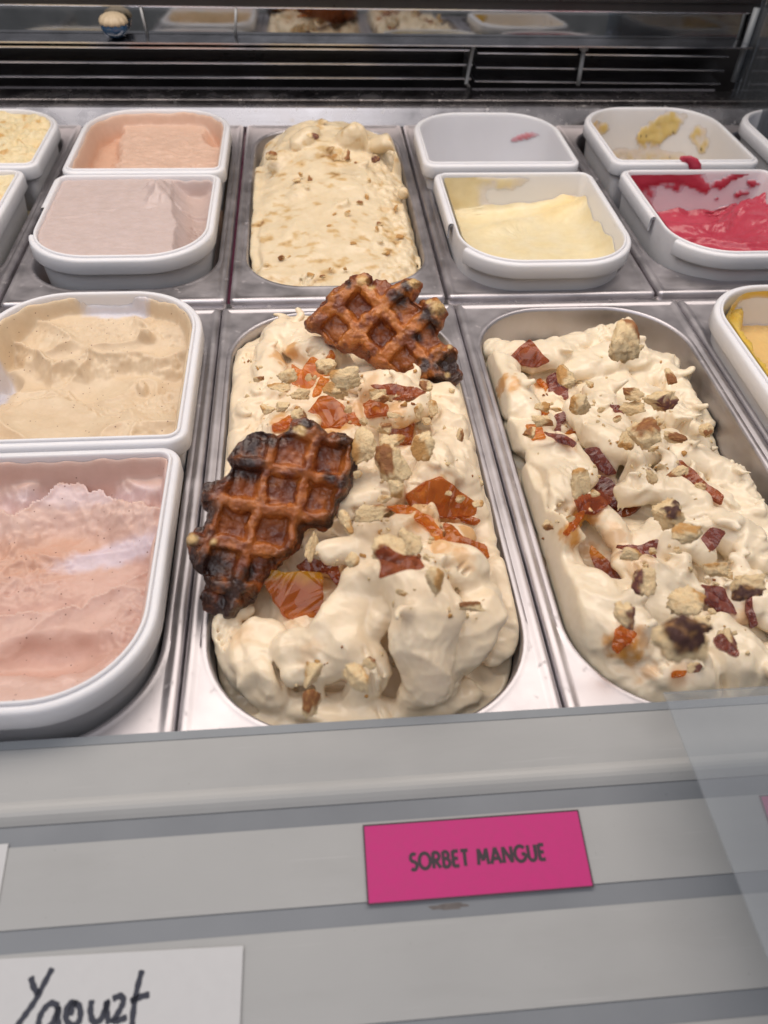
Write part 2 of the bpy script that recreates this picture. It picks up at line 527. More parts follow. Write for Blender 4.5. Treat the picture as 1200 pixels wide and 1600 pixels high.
# low front pane over the rails, right-hand leaf; its free edge runs towards the customer
gy0, gy1 = -0.352, -0.470
v = [(0.1180, gy0, 0.0290), (0.560, gy0, 0.0290), (0.560, gy1, 0.0082), (0.1300, gy1, 0.0082)]
bm = bmesh.new()
t = [bm.verts.new(p) for p in v]; u = [bm.verts.new((p[0], p[1] + 0.0002, p[2] - 0.0012)) for p in v]
bm.faces.new(t); bm.faces.new(u[::-1])
for k in range(4): bm.faces.new((t[k], u[k], u[(k + 1) % 4], t[(k + 1) % 4]))
bmesh.ops.recalc_face_normals(bm, faces=bm.faces)
bm_obj('glass_pane', bm, M['glass'], case)

# ------------------------------------------------------------------ label cards
TILT = math.radians(10)
def card(name, label, x0, x1, ytop, h, mat, rot=0.0, thick=0.35):
    """A paper card lying in the rail; local x right, y up the card."""
    t = thing(name, label, 'label card', ((x0) * MM, ytop * MM, (pl(ytop) - 0.35) * MM), 'flavour cards in the label rails')
    t.rotation_euler = (TILT, 0, rot)
    w = x1 - x0
    o = box('card_sheet', (0, -h, 0), (w, 0, thick), mat, t, 0.00008)
    return t, w
def frame_bm(w, h, b, z0, z1):
    bm = bmesh.new()
    for lo, hi in (((0, -b), (w, 0)), ((0, -h), (w, -h + b)), ((0, -h + b), (b, -b)), ((w - b, -h + b), (w, -b))):
        box_bm(bm, (lo[0] * MM, lo[1] * MM, z0 * MM), (hi[0] * MM, hi[1] * MM, z1 * MM))
    return bm
t, w = card('flavour_card', 'pink card printed SORBET MANGUE, in the rail below the waffle pan', -7.8, 80.3, -384.4, 28.9, M['pink_paper'])
bm_obj('printed_border', frame_bm(w, 28.9, 0.55, 0.36, 0.41), M['ink'], t)
def arc(cx, cy, rx, ry, a0, a1, n=9):
    return [(cx + rx * math.cos(math.radians(a0 + (a1 - a0) * k / n)), cy + ry * math.sin(math.radians(a0 + (a1 - a0) * k / n))) for k in range(n + 1)]
GLYPH = {   # width, strokes in a box one unit high
    'S': (0.52, [arc(0.27, 0.74, 0.21, 0.24, 40, 265, 8) + arc(0.25, 0.25, 0.22, 0.25, 85, -140, 8)]),
    'O': (0.84, [arc(0.42, 0.5, 0.38, 0.48, 0, 360, 20)]),
    'R': (0.60, [[(0.08, 0), (0.08, 1)], [(0.08, 0.97), (0.26, 0.97)] + arc(0.28, 0.73, 0.22, 0.24, 80, -80, 7) + [(0.08, 0.48)], [(0.24, 0.47), (0.54, 0)]]),
    'B': (0.58, [[(0.08, 0), (0.08, 1)], [(0.08, 0.97), (0.24, 0.97)] + arc(0.26, 0.76, 0.19, 0.21, 80, -80, 7) + [(0.08, 0.54)], [(0.08, 0.54), (0.28, 0.54)] + arc(0.29, 0.28, 0.22, 0.25, 80, -80, 7) + [(0.08, 0.03)]]),
    'E': (0.52, [[(0.08, 0), (0.08, 1)], [(0.08, 0.96), (0.47, 0.96)], [(0.08, 0.51), (0.42, 0.51)], [(0.08, 0.04), (0.47, 0.04)]]),
    'T': (0.56, [[(0.02, 0.96), (0.54, 0.96)], [(0.28, 0.96), (0.28, 0)]]),
    'M': (0.86, [[(0.08, 0), (0.16, 1)], [(0.16, 0.98), (0.43, 0.25)], [(0.43, 0.25), (0.70, 0.98)], [(0.70, 1), (0.78, 0)]]),
    'A': (0.74, [[(0.03, 0), (0.37, 1)], [(0.37, 1), (0.71, 0)], [(0.17, 0.32), (0.57, 0.32)]]),
    'N': (0.76, [[(0.09, 0), (0.09, 1)], [(0.09, 0.98), (0.66, 0.02)], [(0.66, 0), (0.66, 1)]]),
    'G': (0.82, [arc(0.43, 0.5, 0.39, 0.48, 42, 342, 16) + [(0.79, 0.47)], [(0.50, 0.47), (0.80, 0.47)]]),
    'U': (0.66, [[(0.08, 1), (0.08, 0.38)] + arc(0.33, 0.33, 0.25, 0.31, 180, 360, 9) + [(0.58, 0.38), (0.58, 1)]]),
    ' ': (0.36, [])}
def printed(word, x0, y0, height, width, r):
    total = sum(GLYPH[c][0] + 0.10 for c in word)
    sx = width / total; out = bmesh.new(); x = x0; lay = 0
    for c in word:
        for s in GLYPH[c][1]:
            b = bmesh.new(); flat_stroke(b, [(x + p[0] * sx, y0 + p[1] * height) for p in s], r)
            for v in b.verts: v.co.z += lay * 0.000008
            lay = (lay + 1) % 5
            m_ = bpy.data.meshes.new('tmp'); b.to_mesh(m_); b.free(); out.from_mesh(m_); bpy.data.meshes.remove(m_)
        x += (GLYPH[c][0] + 0.10) * sx
    for f in out.faces:
        if f.normal.z < 0: f.normal_flip()
    return out
def flat_stroke(bm, pts, r):
    P = [Vector((x * MM, y * MM, 0)) for x, y in pts]; L, Q = [], []
    for i, p in enumerate(P):
        d = (P[min(i + 1, len(P) - 1)] - P[max(i - 1, 0)]).normalized(); n = Vector((-d.y, d.x, 0)) * r * MM
        L.append(bm.verts.new(p + n)); Q.append(bm.verts.new(p - n))
    for i in range(len(P) - 1): bm.faces.new((L[i], L[i + 1], Q[i + 1], Q[i]))
o = bm_obj('lettering', printed('SORBET MANGUE', 17.5, -17.9, 5.9, 54.5, 0.68), M['ink'], t); o.location = (0, 0, 0.0004)
t, w = card('flavour_card', 'pink card at the far right end of the label rail, only its corner in view', 157.6, 246, -383.9, 28.9, M['pink_paper'])
bm_obj('printed_border', frame_bm(w, 28.9, 0.55, 0.36, 0.41), M['ink'], t)
card('flavour_card', 'blank white card at the left end of the upper label rail', -228, -145, -382.6, 29.6, M['white_paper'], math.radians(0.5))
t, w = card('flavour_card', 'white card with Yaourt handwritten in dark marker, in the lower rail', -165, -54, -420.0, 31.5, M['white_paper'], math.radians(-1.5))
def stroke(bm, pts, r):
    """Flat marker stroke on the card (mm)."""
    P = [Vector((x * MM, y * MM, 0)) for x, y in pts]
    q = []
    for i in range(len(P) - 1):
        p0, p1, p2, p3 = P[max(i - 1, 0)], P[i], P[i + 1], P[min(i + 2, len(P) - 1)]
        for s in range(5):
            u = s / 5
            q.append(0.5 * (2 * p1 + (p2 - p0) * u + (2 * p0 - 5 * p1 + 4 * p2 - p3) * u * u + (3 * p1 - p0 - 3 * p2 + p3) * u ** 3))
    q.append(P[-1])
    L, R = [], []
    for i, p in enumerate(q):
        d = (q[min(i + 1, len(q) - 1)] - q[max(i - 1, 0)]); d = d.normalized() if d.length else Vector((1, 0, 0))
        n = Vector((-d.y, d.x, 0)) * r * MM * (0.75 if i in (0, len(q) - 1) else 1.0 + 0.12 * math.sin(i * 1.7))
        L.append(bm.verts.new(p + n)); R.append(bm.verts.new(p - n))
    for i in range(len(q) - 1):
        try: bm.faces.new((L[i], L[i + 1], R[i + 1], R[i]))
        except ValueError: pass
bm = bmesh.new()
YA = [
    [(36.4, -6.1), (38.0, -9.4), (40.2, -11.7)],
    [(43.5, -3.8), (41.5, -8.3), (39.4, -13.3), (37.1, -17.0), (34.9, -20.3), (33.5, -22.9)],
    [(47.6, -15.6), (44.9, -14.6), (42.5, -16.8), (41.7, -20.0), (42.9, -22.6), (45.1, -22.1), (47.0, -19.4), (47.7, -15.9), (48.1, -19.4), (49.4, -23.2)],
    [(54.1, -15.3), (51.7, -14.9), (50.5, -17.4), (51.6, -20.6), (54.4, -21.5), (55.7, -19.4), (54.8, -16.0), (52.5, -15.4), (52.4, -18.7)],
    [(58.9, -14.3), (58.9, -17.6), (60.3, -20.7), (62.5, -20.6), (63.8, -17.9), (64.3, -14.9), (64.6, -18.4), (65.9, -21.8)],
    [(66.0, -14.4), (68.8, -13.6), (69.9, -15.3), (68.9, -18.0), (67.3, -20.9), (69.9, -20.6), (71.8, -20.0)],
    [(75.3, -6.0), (74.4, -10.7), (73.8, -16.5), (73.8, -22.2), (74.4, -25.0)],
    [(72.3, -15.5), (75.7, -14.2), (78.8, -13.7)],
]
for s in YA: stroke(bm, s, 1.05)
for f in bm.faces:
    if f.normal.z < 0: f.normal_flip()
o = bm_obj('handwriting', bm, M['marker'], t); o.location = (0, 0, 0.00041)

# ------------------------------------------------------------------ steel pans
def make_pan(label, x0, x1, y0, y1, open_rect, radii, depth=120, group='stainless steel pans'):
    """Gastronorm pan: flat flange with rolled edge, drawn basin."""
    t = thing('steel_pan', label, 'pan', ((x0 + x1) / 2 * MM, (y0 + y1) / 2 * MM, 0), group)
    cx, cy = (x0 + x1) / 2, (y0 + y1) / 2
    def R(ins, z, rr=4.0):
        return ring(rrect(x0 + ins - cx, x1 - ins - cx, y0 + ins - cy, y1 - ins - cy, [max(0.5, rr - ins)] * 4), z)
    ox0, ox1, oy0, oy1 = open_rect
    def O(ins, z):
        return ring(rrect(ox0 + ins - cx, ox1 - ins - cx, oy0 + ins - cy, oy1 - ins - cy, [max(2, r - ins) for r in radii]), z)
    fl = [R(1.2, -8.2), R(0.2, -8.4), R(0, -7.6), R(0, -2.6), R(0.5, -1.1), R(1.6, -0.1), R(3.2, 0.25), R(4.6, 0.0), R(5.8, -0.7), R(7.4, -0.9), R(7.41, -0.9),
          O(-5.0, -0.9), O(-3.0, -0.6), O(-1.6, -0.2), O(-0.6, -0.8), O(0, -2.2)]
    loft('pan_flange', fl, M['steel'], t)
    loft('pan_basin', [O(0.05, -2.2), O(0.5, -5), O(1.2, -14), O(5.0, -70), O(7.0, -depth + 16), O(10, -depth + 5), O(18, -depth), O(40, -depth)], M['steel'], t, cap=True)
    return t
PAN_F = {0: 'steel pan in the middle of the front row holding the cream with two waffles',
         1: 'steel pan right of the waffle pan holding cream scattered with crumbs',
         -1: 'front steel pan at the left that carries the pink and beige tubs',
         2: 'front steel pan at the right edge that carries the yellow tub'}
for k, lab in PAN_F.items():
    c = k * PITCH_F
    make_pan(lab, c - 84.9, c + 84.9, -352, -2.5, (c - 74.5, c + 74.5, -343.5, -8.5 - 4), (52, 52, 52, 52))
PAN_B = {0: 'small steel pan in the middle of the back row with the heap of nougat cream',
         -1: 'back steel pan that carries the salmon and lavender grey tubs',
         1: 'back steel pan that carries the empty tub and the pale lemon tub',
         -2: 'back steel pan at the left edge under two cream coloured tubs',
         2: 'back steel pan under the raspberry and passion fruit tubs',
         3: 'back steel pan at the far right edge, mostly out of view'}
for k, lab in PAN_B.items():
    c = k * PITCH_B
    make_pan(lab, c - 80.3 - (0.6 if k >= 1 else 0), c + 80.3, 6.5, 350, (c - 69.5, c + 71.0, 27, 338), (46, 46, 46, 46))

# ------------------------------------------------------------------ plastic tubs
TUB_R = {'front': (12, 12, 50, 50), 'back': (50, 50, 12, 12)}     # (x1y1, x0y1, x0y0, x1y0): the outer end is round
def tub_ins(b, kind, ins):
    r = TUB_R[kind]
    return rrect(b[0] + ins, b[1] - ins, b[2] + ins, b[3] - ins, [max(3, q - ins) for q in r], n=16, straight=12)
RIM = 25.0
DEEP = 108.0
TAPER = 9.0
def make_tub(label, b, kind, rim=RIM, gap=None):
    t = thing('plastic_tub', label, 'tub', ((b[0] + b[1]) / 2 * MM, (b[2] + b[3]) / 2 * MM, (rim - DEEP) * MM), 'white plastic tubs')
    c = np.array([(b[0] + b[1]) / 2, (b[2] + b[3]) / 2, rim - DEEP])
    T = lambda ins, z: ring(tub_ins(b, kind, ins), z) - c
    body = [T(3.2 + TAPER + 30, rim - DEEP), T(3.2 + TAPER + 6, rim - DEEP), T(3.2 + TAPER, rim - DEEP + 6), T(4.6, rim - 16), T(4.2, rim - 2.4), T(4.3, rim - 0.9), T(5.0, rim - 0.1), T(5.9, rim - 0.4),
            T(6.4, rim - 1.6), T(6.8, rim - 4), T(7.4, rim - 16), T(6.0 + TAPER, rim - DEEP + 10), T(7.5 + TAPER, rim - DEEP + 4), T(12 + TAPER, rim - DEEP + 2), T(40, rim - DEEP + 2)]
    loft('tub_body', body, M['tub'], t, cap=True)
    # skirt: the overhanging band below the rim, with an opening beside the grip corner
    n = len(body[0]); skip = np.zeros(n, bool)
    if gap:
        for a, q in gap: skip[int(a * n):int(q * n)] = True
    sk = [T(4.25, rim - 1.8), T(2.2, rim - 1.5), T(0.9, rim - 2.2), T(0.25, rim - 3.6), T(0, rim - 12.6), T(0.5, rim - 13.4), T(1.4, rim - 13.2), T(1.7, rim - 4.2), T(4.25, rim - 3.0)]
    loft('tub_skirt', sk, M['tub'], t, skip=skip)
    return t
TUBS = {
 'lavender': ((-231, -92.5, 24.5, 173), 'front', 'white tub filled nearly level with lavender grey ice cream'),
 'salmon': ((-229, -90.5, 176, 326), 'back', 'white tub of salmon pink ice cream behind the lavender one'),
 'pink': ((-232.5, -93.2, -341.5, -181), 'front', 'large white tub of speckled pink ice cream in the front left corner'),
 'beige': ((-230.5, -91.3, -178.5, -16.5), 'back', 'white tub of beige vanilla ice cream behind the pink one'),
 'lemon': ((89.8, 232, 9, 174), 'front', 'white tub with pale lemon ice cream scraped from one side'),
 'empty': ((84, 228, 187, 318), 'back', 'empty white tub with one pink smear on its wall'),
 'raspberry': ((258, 400, 18, 178), 'front', 'white tub smeared with raspberry red sorbet'),
 'passion': ((258, 400, 190, 334), 'back', 'nearly empty white tub with speckled passion fruit sorbet clinging to its wall'),
 'yellow': ((254, 396, -180, -22), 'back', 'white tub of bright yellow mango sorbet cut off by the right edge'),
 'far_cream': ((-392, -250.5, 188, 326), 'back', 'white tub of crumbly cream ice cream in the far left corner'),
 'left_cream': ((-397, -257, 18, 184), 'front', 'white tub at the left edge, in front of the crumbly cream one'),
 'far_right': ((421, 561, 188, 330), 'back', 'white tub in the far right corner, mostly out of view'),
}
GAPS = {'lavender': [(0.46, 0.52)], 'lemon': [(0.49, 0.55)], 'raspberry': [(0.49, 0.55)]}
for k, (b, kind, lab) in TUBS.items():
    make_tub(lab, b, kind, gap=GAPS.get(k))

# ------------------------------------------------------------------ ice cream in tubs: scraped height fields
def grid_surface(name, label, b, kind, hfun, cfun, mat, ins=7.0, h=0.75, low=-45.0):
    """A solid block of ice cream filling a tub's outline: top from hfun(x, y), sides down to low (all mm)."""
    x0, x1, y0, y1 = b[0] + ins, b[1] - ins, b[2] + ins, b[3] - ins
    rr = [max(3, q - ins) for q in TUB_R[kind]]
    xs = np.arange(x0 - h, x1 + 2 * h, h); ys = np.arange(y0 - h, y1 + 2 * h, h)
    X, Y = np.meshgrid(xs, ys, indexing='ij')
    d = rsdf(X, Y, x0, x1, y0, y1, rr)
    e = 0.05
    gx = (rsdf(X + e, Y, x0, x1, y0, y1, rr) - d) / e; gy = (rsdf(X, Y + e, x0, x1, y0, y1, rr) - d) / e
    out = d > 0
    Xc = np.where(out, X - gx * d, X); Yc = np.where(out, Y - gy * d, Y)
    Z = hfun(Xc, Yc, np.where(out, 0, d))
    n0, n1 = X.shape
    idx = np.arange(n0 * n1).reshape(n0, n1)
    q = np.stack([idx[:-1, :-1], idx[1:, :-1], idx[1:, 1:], idx[:-1, 1:]], -1).reshape(-1, 4)
    inside = ~out.ravel()
    q = q[inside[q].any(1)]
    V = np.column_stack([Xc.ravel(), Yc.ravel(), Z.ravel()])
    C = cfun(V[:, 0], V[:, 1], V[:, 2])
    used, inv = np.unique(q, return_inverse=True)
    q = inv.reshape(-1, 4); V = V[used]; C = C[used]
    # close the block: border edges go straight down
    ed = np.concatenate([q[:, [0, 1]], q[:, [1, 2]], q[:, [2, 3]], q[:, [3, 0]]])
    key = np.sort(ed, 1); code = key[:, 0].astype(np.int64) * len(V) + key[:, 1]
    u, first, cnt = np.unique(code, return_index=True, return_counts=True)
    be = ed[first[cnt == 1]]
    bv, binv = np.unique(be, return_inverse=True)
    low_v = V[bv].copy(); low_v[:, 2] = low
    lo = len(V) + binv.reshape(-1, 2)
    side = np.stack([be[:, 1], be[:, 0], lo[:, 0], lo[:, 1]], 1)
    V = np.concatenate([V, low_v]); C = np.concatenate([C, C[bv]])
    c = np.array([(b[0] + b[1]) / 2, (b[2] + b[3]) / 2, low])
    o = link('ice_cream', make_mesh('ice_cream', (V - c) * MM, [q, side], mat, C), None, c * MM)
    return tag(o, label, 'ice cream', 'ice cream in the tubs')

def bowl(Z, X, Y, cx, cy, rx, ry, ang, depth, k=2.0, warp=2.0, seed=0):
    """Scoop an ellipsoidal hollow whose lowest point is at z = depth."""
    wx = X + warp * perlin(X / 14, Y / 14, 0, seed); wy = Y + warp * perlin(X / 14, Y / 14, 3, seed + 1)
    a = math.radians(ang); dx, dy = wx - cx, wy - cy
    u = (dx * math.cos(a) + dy * math.sin(a)) / rx; v = (-dx * math.sin(a) + dy * math.cos(a)) / ry
    r2 = u * u + v * v
    top = np.max(Z) + 3
    return smin(Z, depth + (top - depth) * r2, k)

def side_of(X, Y, pts, warp=3.0, scale=13.0, seed=0):
    """Signed distance (mm) above (+y side) an open polyline that runs in +x; wobbly."""
    xs = [p[0] for p in pts]; ys = [p[1] for p in pts]
    w = warp * fbm(X / scale, Y / scale, 0, seed, 3)
    return Y + w - np.interp(X + warp * perlin(X / scale, Y / scale, 7, seed), xs, ys)

def pores(X, Y, amp, size, seed):
    n = perlin(X / size, Y / size, 0, seed); m = perlin(X / size * 2.1, Y / size * 2.1, 0, seed + 4)
    return -amp * np.clip(n - 0.12, 0, 1) * 2.6 - amp * 0.5 * np.clip(m - 0.2, 0, 1) * 2

def mask_ell(X, Y, cx, cy, rx, ry, ang=0, soft=0.35, seed=0, wob=0.3, sc=9.0):
    a = math.radians(ang); dx, dy = X - cx, Y - cy
    u = (dx * math.cos(a) + dy * math.sin(a)) / rx; v = (-dx * math.sin(a) + dy * math.cos(a)) / ry
    r = np.hypot(u, v) + wob * fbm(X / sc, Y / sc, 0, seed, 3)
    return 1 - sstep(1 - soft, 1 + soft, r)

def mixc(a, b, t):
    return a + (b - a) * t[..., None]

BARE = np.array([0.66, 0.64, 0.70])      # plastic shining through a thin film
def colr(*c): return np.array(c, np.float32)

B = {k: v[0] for k, v in TUBS.items()}; KD = {k: v[1] for k, v in TUBS.items()}

def climb(z, d, top, width, k=2.5):
    """Ice cream left standing against the tub wall."""
    return smax(z, top - 60 * sstep(0, -2.6 * width, d), k)
def crest(x, y, sx, sy, seed, warp=0.5):
    """Sharp crests such as a scoop leaves between two passes, 0..1."""
    wx = 0.7 * warp * perlin(x / sx * 1.3, y / sy * 1.3, 0, seed + 1); wy = 0.7 * warp * perlin(x / sx * 1.3, y / sy * 1.3, 5, seed + 2)
    return np.clip(1 - 1.9 * np.abs(perlin(x / sx + wx, y / sy + wy, 0, seed)), 0, 1) ** 2.2
# lavender grey: smooth and nearly level, one deep spoon track down the right side
def h_lav(x, y, d):
    z = 22.6 + 0.5 * perlin(x / 30, y / 18, 0, 3) + 0.25 * perlin(x / 8, y / 4, 0, 4)
    z = z - 1.2 * sstep(-4, 0, d) - 0.7 * sstep(0.1, 0.5, perlin(x / 16, y / 10, 1, 8)) * (np.abs(side_of(x, y, [(-200, 95), (-150, 112)], 2, 9, 5)) < 2.5)
    cx = np.interp(y, [25, 50, 80, 110, 140, 172], [-104, -106, -104, -108, -112, -116]); w = np.interp(y, [25, 45, 90, 130, 172], [12, 19, 22, 25, 26])
    t = (x + 2.0 * perlin(x / 16, y / 16, 0, 9) - cx) / w
    cut = 3.0 + 26 * t * t
    cut = cut + pores(x, y, 1.6, 3.4, 12) * mask_ell(x, y, -108, 92, 16, 26, 0, 0.3, 2) + 1.6 * sstep(0.0, 0.25, side_of(x, y, [(-125, 128), (-95, 122)], 2, 8, 6) / 10) * 2
    z = smin(z, cut, 1.6)
    # curl pushed up at the start of the track
    for (ax, ay, r, hh) in ((-143, 132, 5, 7), (-139, 142, 6, 8), (-148, 146, 5, 6), (-136, 124, 4, 5), (-146, 122, 3.5, 3)):
        z = z + hh * np.exp(-(((x - ax + 2 * perlin(x / 6, y / 6, 0, 4)) / r) ** 2 + ((y - ay) / (r * 1.6)) ** 2)) * (t < -0.75)
    z = climb(z, d, 20.5 + 2.0 * perlin(x / 9, y / 9, 0, 10), 3.5)
    return z + 0.15 * fbm(x / 3, y / 3, 0, 5)
def c_lav(x, y, z):
    n = 0.5 + 0.5 * perlin(x / 12, y / 12, 0, 2)
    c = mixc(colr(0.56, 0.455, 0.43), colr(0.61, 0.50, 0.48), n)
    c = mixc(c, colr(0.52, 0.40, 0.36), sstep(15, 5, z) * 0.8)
    return np.column_stack([c, 0.1 + 0.15 * n])
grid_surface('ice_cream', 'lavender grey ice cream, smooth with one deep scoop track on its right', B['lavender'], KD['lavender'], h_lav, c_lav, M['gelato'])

# salmon: left third scooped low, a ragged block left standing
def h_sal(x, y, d):
    z = 11 + 0.8 * fbm(x / 14, y / 9, 0, 21)
    edge = x + 4.0 * fbm(x / 12, y / 12, 0, 22) - np.interp(y, [180, 200, 250, 300, 330], [-186, -188, -192, -196, -200])
    z = z * sstep(-9, 3.0, edge) + (0.5 + 0.8 * perlin(x / 16, y / 16, 0, 2)) * (1 - sstep(-9, 3.0, edge))
    front = side_of(x, y, [(-195, 205), (-120, 212), (-95, 214)], 2.5, 9, 25)
    z = z - 6 * (1 - sstep(-8, 2.5, front))
    z = bowl(z, x, y, -103, 290, 19, 32, 0, -1, 1.5, 2, 27)
    z = z + 1.0 * np.clip(fbm(x / 5, y / 4, 0, 28), 0, 1) * sstep(0, 4, edge) * sstep(0.0, 0.3, perlin(x / 22, y / 14, 0, 29))
    z = z - 2 * sstep(245, 250, y + 2 * perlin(x / 8, y / 8, 0, 30)) * 0.0
    z = climb(z, d, 21.5 + 1.5 * perlin(x / 15, y / 15, 0, 31), 5)
    return z + 1.2 * crest(x, y, 26, 9, 33) * sstep(0, 4, edge) + 0.2 * fbm(x / 3, y / 3, 0, 23)
def c_sal(x, y, z):
    n = 0.5 + 0.5 * perlin(x / 14, y / 10, 0, 12)
    c = mixc(colr(0.66, 0.41, 0.29), colr(0.68, 0.48, 0.38), sstep(3, 11, z) * 0.7 + 0.3 * n)
    return np.column_stack([c, 0.1 + 0.1 * n])
grid_surface('ice_cream', 'salmon pink ice cream with its left third scooped out', B['salmon'], KD['salmon'], h_sal, c_sal, M['gelato'])

# beige vanilla: scraped into terraces with bare plastic showing at the back
def h_bei(x, y, d):
    wx = x + 2.5 * perlin(x / 17, y / 17, 0, 40); wy = y + 2.5 * perlin(x / 17, y / 17, 4, 40)
    z = 3.5 + 1.2 * perlin(x / 26, y / 18, 0, 41)
    back = side_of(wx, wy, [(-232, -50), (-213, -56), (-200, -66), (-186, -80), (-172, -73), (-141, -69), (-122, -74), (-92, -70)], 3.0, 9, 42)
    z = z + 4.0 * sstep(4, 40, back) - 7.5 * (1 - sstep(-13, 0.5, back)) + 2.2 * np.exp(-((back - 1.0) / 2.4) ** 2)
    lip = side_of(wx, wy, [(-232, -118), (-196, -104), (-176, -98), (-160, -112), (-140, -124), (-128, -112), (-112, -98), (-92, -92)], 3.0, 8, 44)
    z = z + 4.5 * (1 - sstep(-8, 0.8, lip)) + 1.8 * np.exp(-((lip) / 1.8) ** 2)
    z = bowl(z, wx, wy, -214, -88, 13, 22, 10, -10, 3.0, 3, 46)
    z = z + 4.0 * crest(x, y, 44, 34, 56) * sstep(-20, -40, y) 
    z = z + 1.2 * crest(x, y, 40, 26, 58) * (1 - sstep(0, 10, back))
    q = np.hypot((wx + 131) / 7, (wy + 54) / 4.5); z = z + 4.5 * (1 - sstep(0.3, 1.1, q))
    q = np.hypot((wx + 129) / 3.5, (wy + 96) / 6); z = z + 4.0 * (1 - sstep(0.3, 1.1, q))
    m = mask_ell(x, y, -156, -30, 26, 9, 0, 0.25, 52)
    z = 1.0 + (z - 1.0) * 1.35
    z = climb(z, d, 22.0 + 1.6 * perlin(x / 12, y / 12, 0, 45) - 6 * m, 5.5)
    rough = np.clip(mask_ell(x, y, -118, -36, 34, 24, 0, 0.5, 49) + mask_ell(x, y, -112, -128, 26, 32, 20, 0.5, 50) + mask_ell(x, y, -165, -44, 30, 12, 0, 0.5, 51), 0, 1)
    z = z + pores(x, y, 1.0, 3.6, 48) * rough + 0.5 * rough * fbm(x / 5, y / 5, 0, 59, 3)
    return z + 0.25 * fbm(x / 4, y / 4, 0, 53)
def c_bei(x, y, z):
    n = 0.5 + 0.5 * perlin(x / 14, y / 12, 0, 42)
    c = mixc(colr(0.655, 0.505, 0.345), colr(0.71, 0.575, 0.41), n)
    m = np.clip(mask_ell(x, y, -152, -24, 24, 7, 0, 0.3, 54) + mask_ell(x, y, -219, -92, 8, 17, 10, 0.3, 55), 0, 1)
    c = mixc(c, BARE, m * 0.95)
    return np.column_stack([c, 0.05 + 0.15 * n])
grid_surface('ice_cream', 'beige vanilla ice cream scraped into ragged terraces', B['beige'], KD['beige'], h_bei, c_bei, M['gelato_speck'])

# speckled pink: scooped in two big hollows with curled edges
def h_pin(x, y, d):
    wx = x + 2.2 * perlin(x / 17, y / 17, 0, 60); wy = y + 2.2 * perlin(x / 17, y / 17, 4, 60)
    z = 1.5 + 1.2 * perlin(x / 26, y / 18, 0, 61)
    r1 = side_of(wx, wy, [(-235, -214), (-190, -207), (-178, -213), (-170, -205), (-160, -196), (-150, -192), (-140, -198), (-122, -210), (-106, -216), (-95, -214)], 2.6, 7, 62)
    z = np.where(r1 > 0, -1 + 1.5 * perlin(x / 14, y / 10, 0, 63) + 8 * sstep(2, 18, r1), z + 5.0 * np.exp(r1 / 12))
    z = z - 4.0 * sstep(-3, -32, r1)
    r2 = side_of(wx, wy, [(-235, -276), (-172, -273), (-137, -270), (-122, -262), (-108, -246), (-95, -240)], 2.0, 9, 64)
    z = np.where(r2 > 0, z - 3.5 * np.exp(-r2 / 16), z + 2.6 * np.exp(r2 / 4))
    z = bowl(z, wx, wy, -148, -296, 55, 20, 4, -10, 3.0, 2, 65)
    z = z + 7 * (1 - sstep(-324, -300, y + 2.5 * fbm(x / 10, y / 10, 0, 66)))
    ro = np.clip(mask_ell(x, y, -108, -288, 16, 28, -10, 0.5, 67) + mask_ell(x, y, -175, -246, 28, 18, 0, 0.5, 68) + mask_ell(x, y, -117, -214, 16, 8, 0, 0.5, 69), 0, 1)
    z = z + ro * (1.1 * fbm(x / 8, y / 8, 0, 70, 2) + 0.8 * crest(x, y, 9, 8, 77) + 0.8) + pores(x, y, 0.55, 3.4, 71) * ro
    z = z + 1.2 * crest(x, y, 60, 34, 78) * (r1 < 0)
    z = 0.0 + z * 1.45
    z = climb(z, d, 21 + 2.5 * perlin(x / 14, y / 14, 0, 72) - 5 * sstep(-150, -120, x) * sstep(-250, -230, y) * (1 - sstep(-215, -200, y)), 5.5)
    return z + 0.25 * fbm(x / 4, y / 4, 0, 73)
def c_pin(x, y, z):
    n = 0.5 + 0.5 * perlin(x / 14, y / 12, 0, 62)
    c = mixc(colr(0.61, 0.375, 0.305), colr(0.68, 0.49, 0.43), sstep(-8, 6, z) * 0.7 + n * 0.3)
    c = mixc(c, colr(0.60, 0.35, 0.25), mask_ell(x, y, -165, -235, 42, 13, 5, 0.5, 74) * 0.8)
    m = np.clip(mask_ell(x, y, -126, -235, 30, 6.5, 12, 0.4, 75) * 0.9 + mask_ell(x, y, -150, -201, 46, 6, 0, 0.5, 76) * 0.5, 0, 1)
    c = mixc(c, BARE * colr(1.02, 0.90, 0.92), m)
    return np.column_stack([c, 0.1 + 0.2 * n])
grid_surface('ice_cream', 'speckled pink ice cream scooped into hollows, in the front left tub', B['pink'], KD['pink'], h_pin, c_pin, M['gelato_speck'])

def h_rough(seed, base):
    def f(x, y, d):
        z = base + 3.5 * fbm(x / 18, y / 18, 0, seed, 4) + 2.0 * np.clip(fbm(x / 6, y / 6, 0, seed + 2, 3), -0.2, 1)
        return climb(z + 3 * crest(x, y, 20, 16, seed + 9) + pores(x, y, 1.0, 5, seed + 3), d, 21, 4)
    return f
def c_rough(x, y, z):
    n = 0.5 + 0.5 * perlin(x / 13, y / 13, 0, 82)
    c = mixc(colr(0.74, 0.66, 0.46), colr(0.76, 0.60, 0.33), n)
    c = mixc(c, colr(0.60, 0.34, 0.10), sstep(0.25, 0.6, perlin(x / 9, y / 9, 0, 83)) * 0.8)
    return np.column_stack([c, 0.1 * n])
grid_surface('ice_cream', 'crumbly cream coloured ice cream in the far left corner tub', B['far_cream'], KD['far_cream'], h_rough(84, 19), c_rough, M['gelato'], h=1.0)
grid_surface('ice_cream', 'cream coloured ice cream at the left edge, half out of view', B['left_cream'], KD['left_cream'], h_rough(94, 17), c_rough, M['gelato'], h=1.0)


